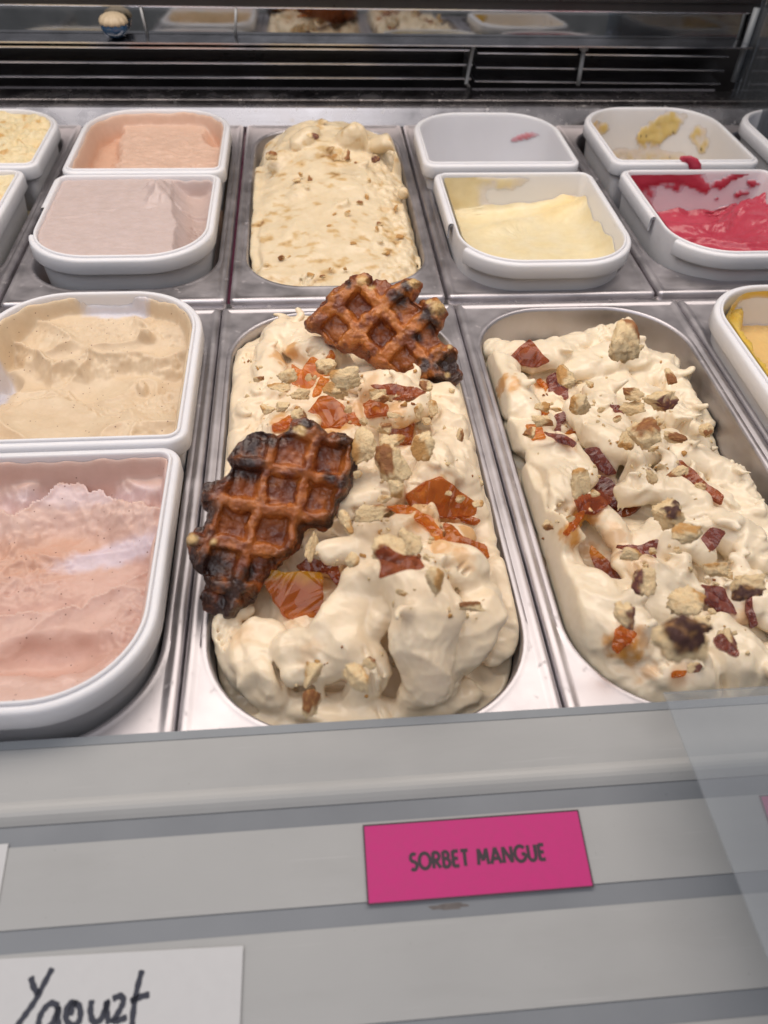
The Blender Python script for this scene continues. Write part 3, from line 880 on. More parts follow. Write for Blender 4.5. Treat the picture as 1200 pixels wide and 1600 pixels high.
# ------------------------------------------------------------------ ice cream clinging to nearly empty tubs
def smear(name, label, b, kind, thick, pool, cfun, mat, rim=RIM, nz=130):
    """A layer on the tub's inner wall and floor: thick(x, y, z, s) in mm (s runs along the wall), pool(x, y) the level at the bottom."""
    prof = [(6.9, rim - 3.0), (7.5, rim - 16), (6.0 + TAPER, rim - DEEP + 10), (7.5 + TAPER, rim - DEEP + 4), (12 + TAPER, rim - DEEP + 2.2), (40, rim - DEEP + 2.2), (200, rim - DEEP + 2.2)]
    L = np.concatenate([[0], np.cumsum([math.dist(a, c) for a, c in zip(prof, prof[1:])])])
    S = np.linspace(0, L[-1], nz)
    ins = np.interp(S, L, [p[0] for p in prof]); zz = np.interp(S, L, [p[1] for p in prof])
    def outl(i):
        r = TUB_R[kind]; half = min(b[1] - b[0], b[3] - b[2]) / 2
        i2 = min(i, half - 0.02)
        return rrect(b[0] + i2, b[1] - i2, b[2] + i2, b[3] - i2, [min(max(2, q - i2), half - i2) for q in r], n=34, straight=64)
    R = np.stack([ring(outl(i), z) for i, z in zip(ins, zz)])          # (nz, n, 3)
    n = R.shape[1]
    tx = np.roll(R, -1, 1) - np.roll(R, 1, 1); tz = np.gradient(R, axis=0)
    nrm = np.cross(tz, tx); nrm /= np.linalg.norm(nrm, axis=2, keepdims=True) + 1e-9
    ctr = np.array([(b[0] + b[1]) / 2, (b[2] + b[3]) / 2, rim + 40])
    nrm *= np.sign(((ctr - R) * nrm).sum(2, keepdims=True))
    s = S[:, None] + np.zeros((1, n))
    th = thick(R[..., 0], R[..., 1], R[..., 2], s)
    P = R + nrm * np.maximum(th, 0.12)[..., None]
    pl_ = pool(R[..., 0], R[..., 1])
    lift = pl_ > P[..., 2]
    P[..., 2] = np.where(lift, pl_, P[..., 2])
    # the film's edge: slide the outermost vertices to where its thickness runs out
    e = np.maximum(th, (pl_ - R[..., 2]) * 0.4)
    best = np.full(e.shape, -9.0); Pb = P.copy()
    for sh, ax in ((1, 0), (-1, 0), (1, 1), (-1, 1)):
        en = np.roll(e, sh, ax); Pn = np.roll(P, sh, ax)
        if ax == 0: en[0 if sh == 1 else -1] = -9
        m_ = en > best
        best = np.where(m_, en, best); Pb = np.where(m_[..., None], Pn, Pb)
    mv = (e <= 0) & (best > 0)
    f_ = np.where(mv, e / (e - best - 1e-9), 0)
    P = P + (Pb - P) * np.clip(f_, 0, 1)[..., None]
    keep = (e > 0) | mv
    core = e > 0
    idx = np.arange(nz * n).reshape(nz, n)
    q = np.stack([idx[:-1], np.roll(idx, -1, 1)[:-1], np.roll(idx, -1, 1)[1:], idx[1:]], -1).reshape(-1, 4)
    q = q[keep.ravel()[q].all(1) & core.ravel()[q].any(1)]
    V = P.reshape(-1, 3); C = cfun(V[:, 0], V[:, 1], V[:, 2], th.ravel())
    thin = (1 - sstep(0.05, 1.3, e.ravel())) * 0.8            # a thin film lets the white plastic through
    C[:, :3] = mixc(C[:, :3], BARE * 1.1, thin)
    used, inv = np.unique(q, return_inverse=True)
    q = inv.reshape(-1, 4)[:, ::-1]; V = V[used]; C = C[used]
    c = np.array([(b[0] + b[1]) / 2, (b[2] + b[3]) / 2, rim - DEEP])
    me = make_mesh('ice_cream', (V - c) * MM, q, mat, C)
    bm = bmesh.new(); bm.from_mesh(me); bmesh.ops.remove_doubles(bm, verts=bm.verts, dist=0.00008); bm.to_mesh(me); bm.free()
    o = link('ice_cream', me, None, c * MM)
    return tag(o, label, 'ice cream', 'ice cream in the tubs')

# pale lemon: thick on the left wall, scraped to the plastic at the back, a mound in front
def th_lem(x, y, z, s):
    n = fbm(x / 16, y / 16, z / 12, 101, 3)
    left = sstep(150, 112, x + 12 * n) * 2.4
    top = sstep(10, 17, z + 5 * n) * sstep(190, 150, x + 14 * n) * 1.6 * (z < 21)
    return np.maximum(left, top) + 0.5 * n - 0.45 + 0.25 * perlin(x / 4, y / 4, z / 4, 103)
def po_lem(x, y):
    b = TUBS['lemon'][0]
    z = -5 + 1.4 * perlin(x / 26, y / 20, 0, 104)
    r = side_of(x, y, [(88, 118), (118, 116), (140, 122), (165, 132), (190, 142), (215, 150), (235, 150)], 3, 12, 105)
    z = z + 4.5 * np.exp(-(r / 9) ** 2) * sstep(118, 140, x) + 4 * sstep(0, -70, r)
    z = z - 7 * sstep(0, 46, r)
    q = np.hypot(x - 214, y - 152) / 26
    z = z + 5 * (1 - sstep(0.2, 1.1, q + 0.15 * fbm(x / 12, y / 12, 0, 106)))
    b = TUBS['lemon'][0]; wall = rsdf(x, y, b[0] + 8, b[1] - 8, b[2] + 8, b[3] - 8, [max(3, q - 8) for q in TUB_R['front']])
    z = z + (9 + 5 * perlin(x / 22, y / 22, 0, 112)) * np.exp(np.minimum(wall, 0) / 6.5)
    return z + 0.3 * fbm(x / 4, y / 4, 0, 107) + pores(x, y, 0.8, 4, 108) * mask_ell(x, y, 150, 112, 22, 12, 0, 0.4, 109)
def c_lem(x, y, z, th):
    n = 0.5 + 0.5 * perlin(x / 13, y / 13, z / 13, 110)
    c = mixc(colr(0.76, 0.64, 0.38), colr(0.78, 0.70, 0.50), n)
    c = mixc(c, colr(0.78, 0.60, 0.28), mask_ell(x, y, 205, 152, 26, 14, 20, 0.5, 111) * 0.6)
    return np.column_stack([c, 0.2 + 0.2 * n])
smear('ice_cream', 'pale lemon ice cream, a low mound in a half scraped tub', TUBS['lemon'][0], 'front', th_lem, po_lem, c_lem, M['gelato'])

# raspberry: heavy smears over the left and back wall, deep red pool
def th_ras(x, y, z, s):
    n = fbm(x / 15, y / 15, z / 11, 121, 4)
    left = sstep(300, 268, x + 16 * n) * sstep(-40, 0, z + 6 * n) * 3.0
    back = sstep(172, 164, y) * 0
    bk = (y > 160) * np.maximum(sstep(8, 15, z + 6 * n) * sstep(350, 325, x + 10 * n), sstep(0.15, 0.4, perlin(x / 14, 0, z / 7, 123)) * sstep(340, 350, x)) * 2.4
    fr = sstep(19.5, 21, z) * (y < 60) * 1.5
    dr = mask_ell(x, z, 325, 17, 22, 6, -25, 0.3, 124) * (y > 160) * 3
    return np.maximum.reduce([left, bk, fr, dr]) + 0.5 * n - 0.55
def po_ras(x, y):
    z = -7 + 1.6 * fbm(x / 22, y / 18, 0, 125, 2)
    r = side_of(x, y, [(256, 132), (290, 128), (315, 122), (345, 126), (370, 150), (402, 158)], 3.5, 12, 126)
    z = z + 6 * np.exp(-(r / 7) ** 2) - 8 * sstep(2, 22, r) * 1.0 + 5 * sstep(0, -60, r)
    q = np.hypot((x - 378) / 26, (y - 138) / 34) + 0.2 * fbm(x / 9, y / 9, 0, 127)
    z = z + 8 * (1 - sstep(0.2, 1.15, q))
    r3 = side_of(x, y, [(300, 108), (330, 100), (350, 88), (402, 92)], 2.5, 9, 128)
    z = z - 3.5 * (1 - sstep(-5, 0.6, r3)) + 1.5 * np.exp(-(r3 / 2.0) ** 2)
    b = TUBS['raspberry'][0]; wall = rsdf(x, y, b[0] + 8, b[1] - 8, b[2] + 8, b[3] - 8, [max(3, q - 8) for q in TUB_R['front']])
    z = z + (7 + 6 * perlin(x / 20, y / 20, 0, 131)) * np.exp(np.minimum(wall, 0) / 6)
    return z + 0.4 * fbm(x / 4, y / 4, 0, 129)
def c_ras(x, y, z, th):
    n = 0.5 + 0.5 * perlin(x / 11, y / 11, z / 11, 130)
    c = mixc(colr(0.46, 0.045, 0.080), colr(0.54, 0.075, 0.115), n)
    return np.column_stack([c, 0.3 + 0.4 * n])
smear('ice_cream', 'raspberry red sorbet smeared up the tub walls', TUBS['raspberry'][0], 'front', th_ras, po_ras, c_ras, M['sorbet'])
def drip(name, label, pts, rad, color, mat, cat='smear'):
    """A thick dollop hanging on a tub's outside: a lumpy flattened rope (mm)."""
    P = catmull([list(p) + [r] for p, r in zip(pts, rad)], 6)
    R = []
    n = 14
    for i, p in enumerate(P):
        d = P[min(i + 1, len(P) - 1), :3] - P[max(i - 1, 0), :3]; d /= np.linalg.norm(d) + 1e-9
        a = np.cross(d, [0, 1, 0.2]); a /= np.linalg.norm(a) + 1e-9; b_ = np.cross(d, a)
        t = np.linspace(0, 2 * np.pi, n, endpoint=False)
        rr = p[3] * (1 + 0.25 * perlin(np.cos(t) * 1.5 + i * 0.3, np.sin(t) * 1.5, i * 0.4, 5))
        R.append(p[:3] + np.outer(np.cos(t) * rr, a) + np.outer(np.sin(t) * rr * 0.45, b_))
    V = np.concatenate(R); N = len(P); idx = np.arange(n)
    F = [np.stack([k * n + idx, k * n + (idx + 1) % n, (k + 1) * n + (idx + 1) % n, (k + 1) * n + idx], 1) for k in range(N - 1)]
    C = np.column_stack([np.tile(color, (len(V), 1)), np.full(len(V), 0.4)])
    c = V.mean(0)
    return tag(link(name, make_mesh(name, (V - c) * MM, np.concatenate(F), mat, C), None, c * MM), label, cat)
drip('sorbet_drip', 'raspberry dollop that ran over the front edge of the passion fruit tub', [(322, 196.5, 24.6), (330, 191.5, 24.8), (335, 188.6, 21), (337, 188.2, 15), (333, 188.4, 10)], [3, 5, 5, 4.5, 2.5], colr(0.45, 0.035, 0.07), M['sorbet'])

# passion fruit: scraps on the walls only
def th_pas(x, y, z, s):
    n = fbm(x / 12, y / 12, z / 9, 141, 4)
    a = mask_ell(x, z, 352, 4, 26, 13, 35, 0.25, 142) * (y > 318)
    b2 = mask_ell(x, z, 282, 8, 15, 8, -20, 0.3, 143) * (y > 295)
    c2 = mask_ell(y, z, 300, 4, 15, 9, 25, 0.4, 144) * (x > 380)
    d2 = sstep(-6, -22, z + 10 * n) * 0.8
    f2 = mask_ell(x, z, 352, 21, 40, 3.0, 0, 0.4, 145) * (y < 205)
    return np.maximum.reduce([a * 2.2, b2 * 1.6, c2 * 1.6, d2 * 1.6, f2 * 1.0]) + 0.8 * n - 0.75
def c_pas(x, y, z, th):
    n = 0.5 + 0.5 * perlin(x / 9, y / 9, z / 9, 146)
    c = mixc(colr(0.70, 0.52, 0.17), colr(0.72, 0.58, 0.28), n)
    c = mixc(c, colr(0.72, 0.42, 0.02), mask_ell(x, z, 276, 9, 9, 7, 0, 0.3, 147) * (y > 295))
    c = mixc(c, colr(0.10, 0.06, 0.03), sstep(0.52, 0.62, perlin(x / 2.2, y / 2.2, z / 2.2, 148)))
    return np.column_stack([c, 0.3 + 0.2 * n])
smear('ice_cream', 'scraps of speckled passion fruit sorbet on the tub wall', TUBS['passion'][0], 'back', th_pas, lambda x, y: -60 + 0 * x, c_pas, M['sorbet'])

# empty tub: one pink smear
def th_emp(x, y, z, s):
    return 1.6 * mask_ell(x, z, 203, 6, 13, 3.0, 28, 0.3, 151) * (y > 285) + 0.3 * fbm(x / 6, y / 6, z / 6, 152) - 0.5
smear('ice_cream', 'single pink smear on the wall of the empty tub', TUBS['empty'][0], 'back', th_emp, lambda x, y: -300 + 0 * x,
      lambda x, y, z, th: np.column_stack([np.tile(colr(0.62, 0.22, 0.25), (len(x), 1)), np.full(len(x), 0.3)]), M['sorbet'])

# yellow mango: ragged band high on the left wall, level pool
def th_yel(x, y, z, s):
    n = fbm(x / 12, y / 12, z / 10, 161, 4)
    return sstep(292, 270, x + 8 * n) * sstep(-30, -4, z + 6 * n) * 3.4 + sstep(14, 19, z) * (y > -60) * 1.8 + 0.7 * n - 0.5
def po_yel(x, y):
    z = -6 + 0.8 * fbm(x / 20, y / 20, 0, 162)
    r = x + 3.5 * fbm(x / 10, y / 10, 0, 163) - np.interp(y, [-180, -120, -60, -20], [284, 283, 282, 300])
    return z + 15 * (1 - sstep(-3, 3.5, r)) + 0.4 * fbm(x / 3, y / 3, 0, 164)
def c_yel(x, y, z, th):
    n = 0.5 + 0.5 * perlin(x / 9, y / 9, z / 9, 165)
    c = mixc(colr(0.72, 0.47, 0.06), colr(0.74, 0.55, 0.15), n)
    c = mixc(c, colr(0.74, 0.50, 0.20), sstep(2, -4, z))
    return np.column_stack([c, 0.4 + 0.2 * n])
smear('ice_cream', 'bright yellow mango sorbet in the tub at the right edge', TUBS['yellow'][0], 'back', th_yel, po_yel, c_yel, M['sorbet'])


# ------------------------------------------------------------------ whipped creams in the steel pans (signed distance volumes)
def vdb_mesh(F, lo, h, band=4.0):
    F = np.clip(F, -band, band).astype(np.float32)
    g = openvdb.FloatGrid(band)
    g.copyFromArray(F)
    V, T, Q = g.convertToPolygons(isovalue=0.0)
    V = V * h + np.array(lo)
    Q = Q.astype(np.int32)
    a, b_, c, d = (V[Q[:, k]] for k in range(4))
    vol = (a * np.cross(b_ - a, c - a)).sum() + (a * np.cross(c - a, d - a)).sum()
    if vol < 0: Q = Q[:, ::-1]
    return V, Q

def vnormals(V, Q):
    n = np.cross(V[Q[:, 2]] - V[Q[:, 0]], V[Q[:, 3]] - V[Q[:, 1]])
    N = np.zeros_like(V)
    for k in range(4): np.add.at(N, Q[:, k], n)
    return N / (np.linalg.norm(N, axis=1, keepdims=True) + 1e-12)

def lerp_axis(A, n, axis):
    m = A.shape[axis]; t = np.linspace(0, m - 1.001, n); i = t.astype(int); f = (t - i).astype(np.float32)
    sh = [1] * A.ndim; sh[axis] = n
    f = f.reshape(sh)
    return np.take(A, i, axis) * (1 - f) + np.take(A, i + 1, axis) * f

def warp_field(xs, ys, zs, cell, scale, seed):
    cx, cy, cz = (np.arange(a[0], a[-1] + 2 * cell, cell) for a in (xs, ys, zs))
    A = perlin(cx[:, None, None] / scale, cy[None, :, None] / scale, cz[None, None, :] / scale, seed).astype(np.float32)
    # trilinear upsample on the fine lattice
    for ax, (c, f) in enumerate(zip((cx, cy, cz), (xs, ys, zs))):
        t = (f - c[0]) / cell; i = np.clip(t.astype(int), 0, len(c) - 2); fr = (t - i).astype(np.float32)
        sh = [1, 1, 1]; sh[ax] = len(f)
        A = np.take(A, i, ax) * (1 - fr.reshape(sh)) + np.take(A, i + 1, ax) * fr.reshape(sh)
    return A

def cream_volume(bounds, base, ropes, clip, h=0.9, seed=0, zlo=-48, ztop=66, k=3.4, warp=(3.6, 0.45), groove=0.16, fold=1.5, wisps=200, calm=0.0):
    x0, x1, y0, y1 = bounds
    xs = np.arange(x0 - 3, x1 + 3, h, dtype=np.float32); ys = np.arange(y0 - 3, y1 + 3, h, dtype=np.float32); zs = np.arange(zlo, ztop, h, dtype=np.float32)
    W = [warp[0] * warp_field(xs, ys, zs, 4.0, 19.0, seed + 11 * i) + warp[1] * warp_field(xs, ys, zs, 2.0, 6.5, seed + 11 * i + 5) for i in range(3)]
    X = xs[:, None, None] + W[0]; Y = ys[None, :, None] + W[1]; Z = zs[None, None, :] + W[2] * 0.8
    B = base(xs[:, None] + W[0][:, :, len(zs) // 2], ys[None, :] + W[1][:, :, len(zs) // 2]).astype(np.float32)
    F = (Z - B[:, :, None]) * 0.75
    rng = np.random.RandomState(seed)
    for pts, rad in ropes:
        P = catmull([list(p) + [r] for p, r in zip(pts, rad)])
        C3, Rr = P[:, :3], np.maximum(P[:, 3], 0.6)
        m = Rr.max() + k + 9
        lo, hi = C3.min(0) - m, C3.max(0) + m
        sl = tuple(slice(max(0, int((l - a[0]) / h)), max(0, int((u - a[0]) / h) + 1)) for l, u, a in zip(lo, hi, (xs, ys, zs)))
        xx, yy, zz = X[sl], Y[sl], Z[sl]
        if xx.size == 0: continue
        D = np.full(xx.shape, 99.0, np.float32)
        sq = rng.uniform(1.15, 1.7)
        lam = rng.uniform(3.5, 7.0); ph = rng.uniform(0, 6); amp = groove * rng.uniform(0.2, 1.3)
        for a, b_, ra, rb in zip(C3[:-1], C3[1:], Rr[:-1], Rr[1:]):
            ab = (b_ - a).astype(np.float32); L2 = float(ab @ ab) + 1e-6
            dx, dy, dz = xx - np.float32(a[0]), yy - np.float32(a[1]), zz - np.float32(a[2])
            t = np.clip((dx * ab[0] + dy * ab[1] + dz * ab[2]) / L2, 0, 1)
            ex, ey, ez = dx - t * ab[0], dy - t * ab[1], (dz - t * ab[2]) * sq
            side = np.array([-ab[1], ab[0]]) / (math.hypot(ab[0], ab[1]) + 1e-6)
            g = np.sin((ex * side[0] + ey * side[1]) * (6.28 / lam) + ph) * amp
            D = np.minimum(D, np.sqrt(ex * ex + ey * ey + ez * ez) - (ra + (rb - ra) * t) + g)
        F[sl] = smin(F[sl], D, k)
    # drag lines: bundles of thin folds raised on the surface and grooves cut into it, following one flow
    if wisps:
        zi = np.where((F < 0).any(2), len(zs) - 1 - np.argmax((F < 0)[:, :, ::-1], axis=2), 0)
        Hm = zs[zi]
        def height(x, y):
            i = min(max(int((x - xs[0]) / h), 0), len(xs) - 1); j = min(max(int((y - ys[0]) / h), 0), len(ys) - 1)
            return float(Hm[i, j])
        # soft peaks pulled up by the spatula
        for w in range(wisps // 2):
            x, y = rng.uniform(x0 + 12, x1 - 12), rng.uniform(y0 + 16, y1 - 16)
            if y < y0 + calm and rng.rand() < 0.85: continue      # broad smooth lobes at the near end
            a = float(perlin(x / 45.0, y / 45.0, 0.3, seed + 91)) * 4.0 - 1.2 + rng.uniform(-.7, .7)
            r = rng.uniform(2.6, 5.2); z = height(x, y); L = r * rng.uniform(1.6, 3.0)
            q = [(x, y, z - 0.75 * r, r), (x + .45 * L * math.cos(a), y + .45 * L * math.sin(a), z - 0.15 * r, .8 * r), (x + .8 * L * math.cos(a + .3), y + .8 * L * math.sin(a + .3), z + 0.45 * r, .45 * r), (x + L * math.cos(a + .7), y + L * math.sin(a + .7), z + 0.75 * r, .22 * r)]
            P = catmull(q, 3); m = r + 4
            lo, hi = P[:, :3].min(0) - m, P[:, :3].max(0) + m
            sl = tuple(slice(max(0, int((l - b_[0]) / h)), max(0, int((u - b_[0]) / h) + 1)) for l, u, b_ in zip(lo, hi, (xs, ys, zs)))
            xx, yy, zz = X[sl], Y[sl], Z[sl]
            if xx.size == 0: continue
            D = np.full(xx.shape, 99.0, np.float32)
            for A_, B_ in zip(P[:-1], P[1:]):
                ab = (B_ - A_)[:3]; L2 = float(ab @ ab) + 1e-6
                dx, dy, dz = xx - np.float32(A_[0]), yy - np.float32(A_[1]), zz - np.float32(A_[2])
                t = np.clip((dx * ab[0] + dy * ab[1] + dz * ab[2]) / L2, 0, 1).astype(np.float32)
                D = np.minimum(D, np.sqrt((dx - t * ab[0]) ** 2 + (dy - t * ab[1]) ** 2 + (dz - t * ab[2]) ** 2) - (A_[3] + (B_[3] - A_[3]) * t))
            F[sl] = smin(F[sl], D, 2.6)
        zi = np.where((F < 0).any(2), len(zs) - 1 - np.argmax((F < 0)[:, :, ::-1], axis=2), 0)
        Hm = zs[zi]
        for w in range(wisps):
            x, y = rng.uniform(x0 + 8, x1 - 8), rng.uniform(y0 + 12, y1 - 12)
            if y < y0 + calm and rng.rand() < 0.70: continue
            ang = float(perlin(x / 45.0, y / 45.0, 0.3, seed + 91)) * 4.0 - 1.2
            n_, turn, step = rng.randint(5, 11), rng.uniform(-0.28, 0.28), rng.uniform(2.0, 3.2)
            nb = rng.randint(1, 5); gap = rng.uniform(2.2, 4.2); cut = rng.rand() < 0.45
            rmax = rng.uniform(0.7, 1.3) if cut else rng.uniform(1.2, 3.4)
            for bnd in range(nb):
                px, py, a = x - math.sin(ang) * gap * bnd, y + math.cos(ang) * gap * bnd, ang + rng.uniform(-.12, .12)
                pts = []
                for s_ in range(n_):
                    rr = rmax * math.sin(math.pi * (s_ + 0.6) / (n_ + 0.2)) ** 0.8
                    pts.append((px, py, height(px, py) + (0.25 * rr if cut else -0.35 * rr), max(rr, 0.25)))
                    px += math.cos(a) * step; py += math.sin(a) * step; a += turn
                P = np.array(pts); P[1:-1, 2] = 0.25 * P[:-2, 2] + 0.5 * P[1:-1, 2] + 0.25 * P[2:, 2]
                P = catmull(P, 2)
                m = rmax + 4
                lo, hi = P[:, :3].min(0) - m, P[:, :3].max(0) + m
                sl = tuple(slice(max(0, int((l - q[0]) / h)), max(0, int((u - q[0]) / h) + 1)) for l, u, q in zip(lo, hi, (xs, ys, zs)))
                xx, yy, zz = xs[sl[0]][:, None, None], ys[sl[1]][None, :, None], zs[sl[2]][None, None, :]
                if xx.size == 0 or yy.size == 0 or zz.size == 0: continue
                D = np.full((xx.shape[0], yy.shape[1], zz.shape[2]), 99.0, np.float32)
                for A_, B_ in zip(P[:-1], P[1:]):
                    ab = (B_ - A_)[:3]; L2 = float(ab @ ab) + 1e-6
                    dx, dy, dz = xx - np.float32(A_[0]), yy - np.float32(A_[1]), zz - np.float32(A_[2])
                    t = np.clip((dx * ab[0] + dy * ab[1] + dz * ab[2]) / L2, 0, 1).astype(np.float32)
                    D = np.minimum(D, np.sqrt((dx - t * ab[0]) ** 2 + (dy - t * ab[1]) ** 2 + (dz - t * ab[2]) ** 2) - (A_[3] + (B_[3] - A_[3]) * t))
                F[sl] = smax(F[sl], -D, 1.2) if cut else smin(F[sl], D, 1.7)
    # folded crests: sharp lines where the whipped sheets meet
    for amp, cell, sc, sd in ((fold, 2.5, 30.0, 71), (fold * 0.46, 1.6, 12.0, 77)):
        nz = warp_field(xs, ys, zs, cell, sc, seed + sd)
        F -= amp * (np.clip(1 - 2.1 * np.abs(nz), 0, 1) ** 1.8 - 0.25)
    del nz
    cl = clip(xs[:, None, None], ys[None, :, None], zs[None, None, :])
    F = smax(F, cl.astype(np.float32), 2.0)
    F = np.maximum(F, (zlo + 3) - zs[None, None, :])
    F[0] = F[-1] = 4; F[:, 0] = F[:, -1] = 4; F[:, :, 0] = F[:, :, -1] = 4
    return vdb_mesh(F, (xs[0], ys[0], zs[0]), h)

def pan_clip(x0, x1, y0, y1, r, over=None):
    """Inside of a pan's basin; above the flange the cream may bulge over by a little."""
    rr = (r,) * 4
    def f(X, Y, Z):
        d = rsdf(X, Y, x0, x1, y0, y1, rr)
        draft = np.where(Z < -3, -(Z + 3) * 0.066 + 0.6, 0.6 + 0.026 * np.clip(Z + 3, 0, 60) ** 1.7)
        return d + draft
    return f

def finish_cream(label, V, Q, color, origin, seed, fine=0.10):
    N = vnormals(V, Q)
    x, y, z = V[:, 0], V[:, 1], V[:, 2]
    d = fine * fbm(x / 6.0, y / 6.0, z / 6.0, seed, 3) + 0.10 * np.abs(perlin(x / 2.2 + 2 * perlin(x / 9, y / 9, z / 9), y / 6.0, z / 2.2, seed + 3)) * sstep(0.0, 0.4, perlin(x / 14, y / 14, z / 14, seed + 6))
    V = V + N * d[:, None]
    C = color(V[:, 0], V[:, 1], V[:, 2], N)
    o = link('ice_cream', make_mesh('ice_cream', (V - np.array(origin)) * MM, Q, M['cream'], C), None, np.array(origin) * MM)
    return tag(o, label, 'ice cream', 'cream in the steel pans')

rng = np.random.RandomState(5)
# middle pan
def base_mid(x, y):
    b = np.interp(y, [-350, -335, -300, -250, -200, -120, -60, -20, 0], [-15, -14, -10, 0, 11, 12, 5, -6, -14])
    side = sstep(40, 76, np.abs(x))
    return b - side * np.interp(y, [-350, -300, -150, -20], [2, 6, 9, 8]) + 3.0 * perlin(x / 26, y / 26, 0, 201) + 1.5 * perlin(x / 11, y / 14, 0, 202)
ROPES_MID = [
    ([(8.2, -284.4, 30.0), (19.0, -291.0, 35.0), (25.2, -307.8, 33.0), (22.4, -318.4, 22.0), (24.7, -326.0, 8.0), (16.9, -331.7, -6.0)], [9, 13, 14.5, 14, 11, 7]),
    ([(9.8, -282.9, 28.0), (-3.8, -289.3, 23.0), (-13.8, -300.6, 17.0), (-24.0, -306.6, 11.0), (-35.4, -305.9, 8.0)], [7, 9, 9, 9.5, 9.5]),
    ([(-3.5, -284.0, 28.0), (14.7, -277.9, 30.0), (36.2, -275.9, 28.0)], [7, 8, 7]),
    ([(49.1, -289.0, 16.0), (45.0, -283.3, 26.0), (43.2, -279.6, 31.0), (40.9, -278.1, 33.0)], [8, 10.5, 11, 9]),
    ([(44.3, -315.0, 2.0), (44.1, -309.5, 12.0), (50.9, -300.6, 18.0), (57.9, -290.3, 17.0)], [6, 12, 12, 7]),
    ([(63.6, -303.3, -4.0), (70.3, -285.3, 2.0), (65.2, -265.6, 8.0)], [7, 8, 7]),
    ([(-68.0, -287.6, -4.0), (-56.8, -305.6, -5.0), (-43.5, -319.9, -8.0)], [9, 11, 9]),
    ([(-58.8, -315.5, 0.0), (-48.6, -314.7, 3.0), (-45.8, -321.3, 0.0)], [4, 5, 3]),
    ([(-29.2, -326.3, -10.0), (-6.2, -330.7, -9.0), (17.1, -331.7, -10.0), (41.8, -323.3, -9.0)], [8, 10, 10, 9]),
    ([(-47.4, -293.4, 5.0), (-51.9, -301.8, 2.0), (-56.5, -307.6, -2.0)], [8, 10, 8]),
    ([(-10.8, -310.9, 14.0), (-1.3, -319.7, 6.0), (-5.9, -326.0, -2.0)], [10, 11, 8]),
    ([(-31.3, -314.8, 4.0), (-16.8, -315.0, 8.0), (-5.1, -311.9, 10.0)], [8, 9, 6]),
    ([(33.1, -301.8, 22.0), (34.9, -317.9, 10.0), (35.0, -325.9, -4.0)], [5, 7, 5]),
    ([(6.0, -274.9, 28.0), (-2.6, -268.2, 30.0), (-14.7, -268.9, 28.0)], [6, 7.5, 8]),
    ([(2.5, -260.9, 26.0), (4.7, -259.1, 34.0), (4.1, -257.7, 37.0)], [8, 8.5, 5.5]),
    ([(19.9, -285.1, 30.0), (7.1, -300.2, 22.0), (-0.3, -304.6, 14.0)], [6, 7, 5]),
    ([(58.7, -273.0, 10.0), (67.0, -287.5, 0.0), (59.6, -307.6, -8.0)], [6, 7, 6]),
    ([(-5.4, -236.4, 28.0), (6.1, -231.9, 32.0), (16.4, -225.1, 33.0)], [9, 12, 8]),
    ([(0.7, -215.7, 28.0), (9.5, -229.5, 34.0), (7.2, -239.0, 30.0)], [5, 6, 5]),
    ([(52.9, -183.3, 22.0), (54.1, -204.5, 22.0), (61.4, -225.1, 8.0)], [9, 13, 9]),
    ([(52.5, -161.1, 20.0), (55.8, -174.8, 24.0), (68.2, -167.2, 22.0)], [8, 10, 3]),
    ([(31.3, -227.1, 26.0), (40.9, -215.0, 30.0), (40.9, -195.0, 28.0)], [9, 10, 6]),
    ([(23.5, -253.6, 26.0), (35.5, -258.6, 26.0), (49.5, -253.9, 20.0)], [8, 9, 6]),
    ([(10.2, -260.7, 30.0), (23.4, -251.5, 32.0), (33.8, -244.9, 30.0)], [6, 7, 5]),
    ([(18.5, -164.5, 24.0), (33.6, -158.5, 28.0), (28.8, -133.0, 25.0)], [9, 11, 8]),
    ([(6.1, -128.0, 22.0), (21.0, -134.5, 24.0), (40.2, -135.8, 22.0)], [7, 9, 7]),
    ([(-45.6, -53.2, 8.0), (-32.5, -65.1, 13.0), (-14.2, -93.4, 17.0)], [10, 12, 9]),
    ([(-41.2, -52.5, 10.0), (-49.0, -84.8, 12.0), (-46.3, -121.4, 14.0)], [8, 10, 8]),
    ([(-34.4, -80.5, 16.0), (-24.0, -80.3, 18.0), (-16.0, -87.7, 17.0)], [4, 5, 3]),
    ([(-61.9, -69.9, 2.0), (-61.0, -114.1, 4.0), (-59.9, -164.9, 6.0)], [10, 13, 11]),
    ([(-54.5, -174.3, 14.0), (-39.9, -161.3, 19.0), (-21.6, -157.7, 20.0)], [8, 9, 6]),
    ([(45.6, -126.8, 15.0), (59.3, -143.8, 13.0), (65.9, -167.7, 8.0)], [9, 12, 9]),
    ([(48.3, -89.5, 10.0), (60.0, -112.9, 9.0), (66.2, -141.5, 6.0)], [8, 10, 9]),
    ([(-6.4, -44.6, 4.0), (30.8, -26.6, 2.0), (56.4, -43.9, 2.0)], [10, 12, 10]),
    ([(-64.4, -214.3, 4.0), (-66.0, -250.3, 4.0), (-63.3, -277.1, 2.0)], [10, 10, 9]),
    ([(65.7, -216.6, 4.0), (66.1, -244.8, 4.0), (67.7, -264.9, 2.0)], [7, 7, 7]),
]
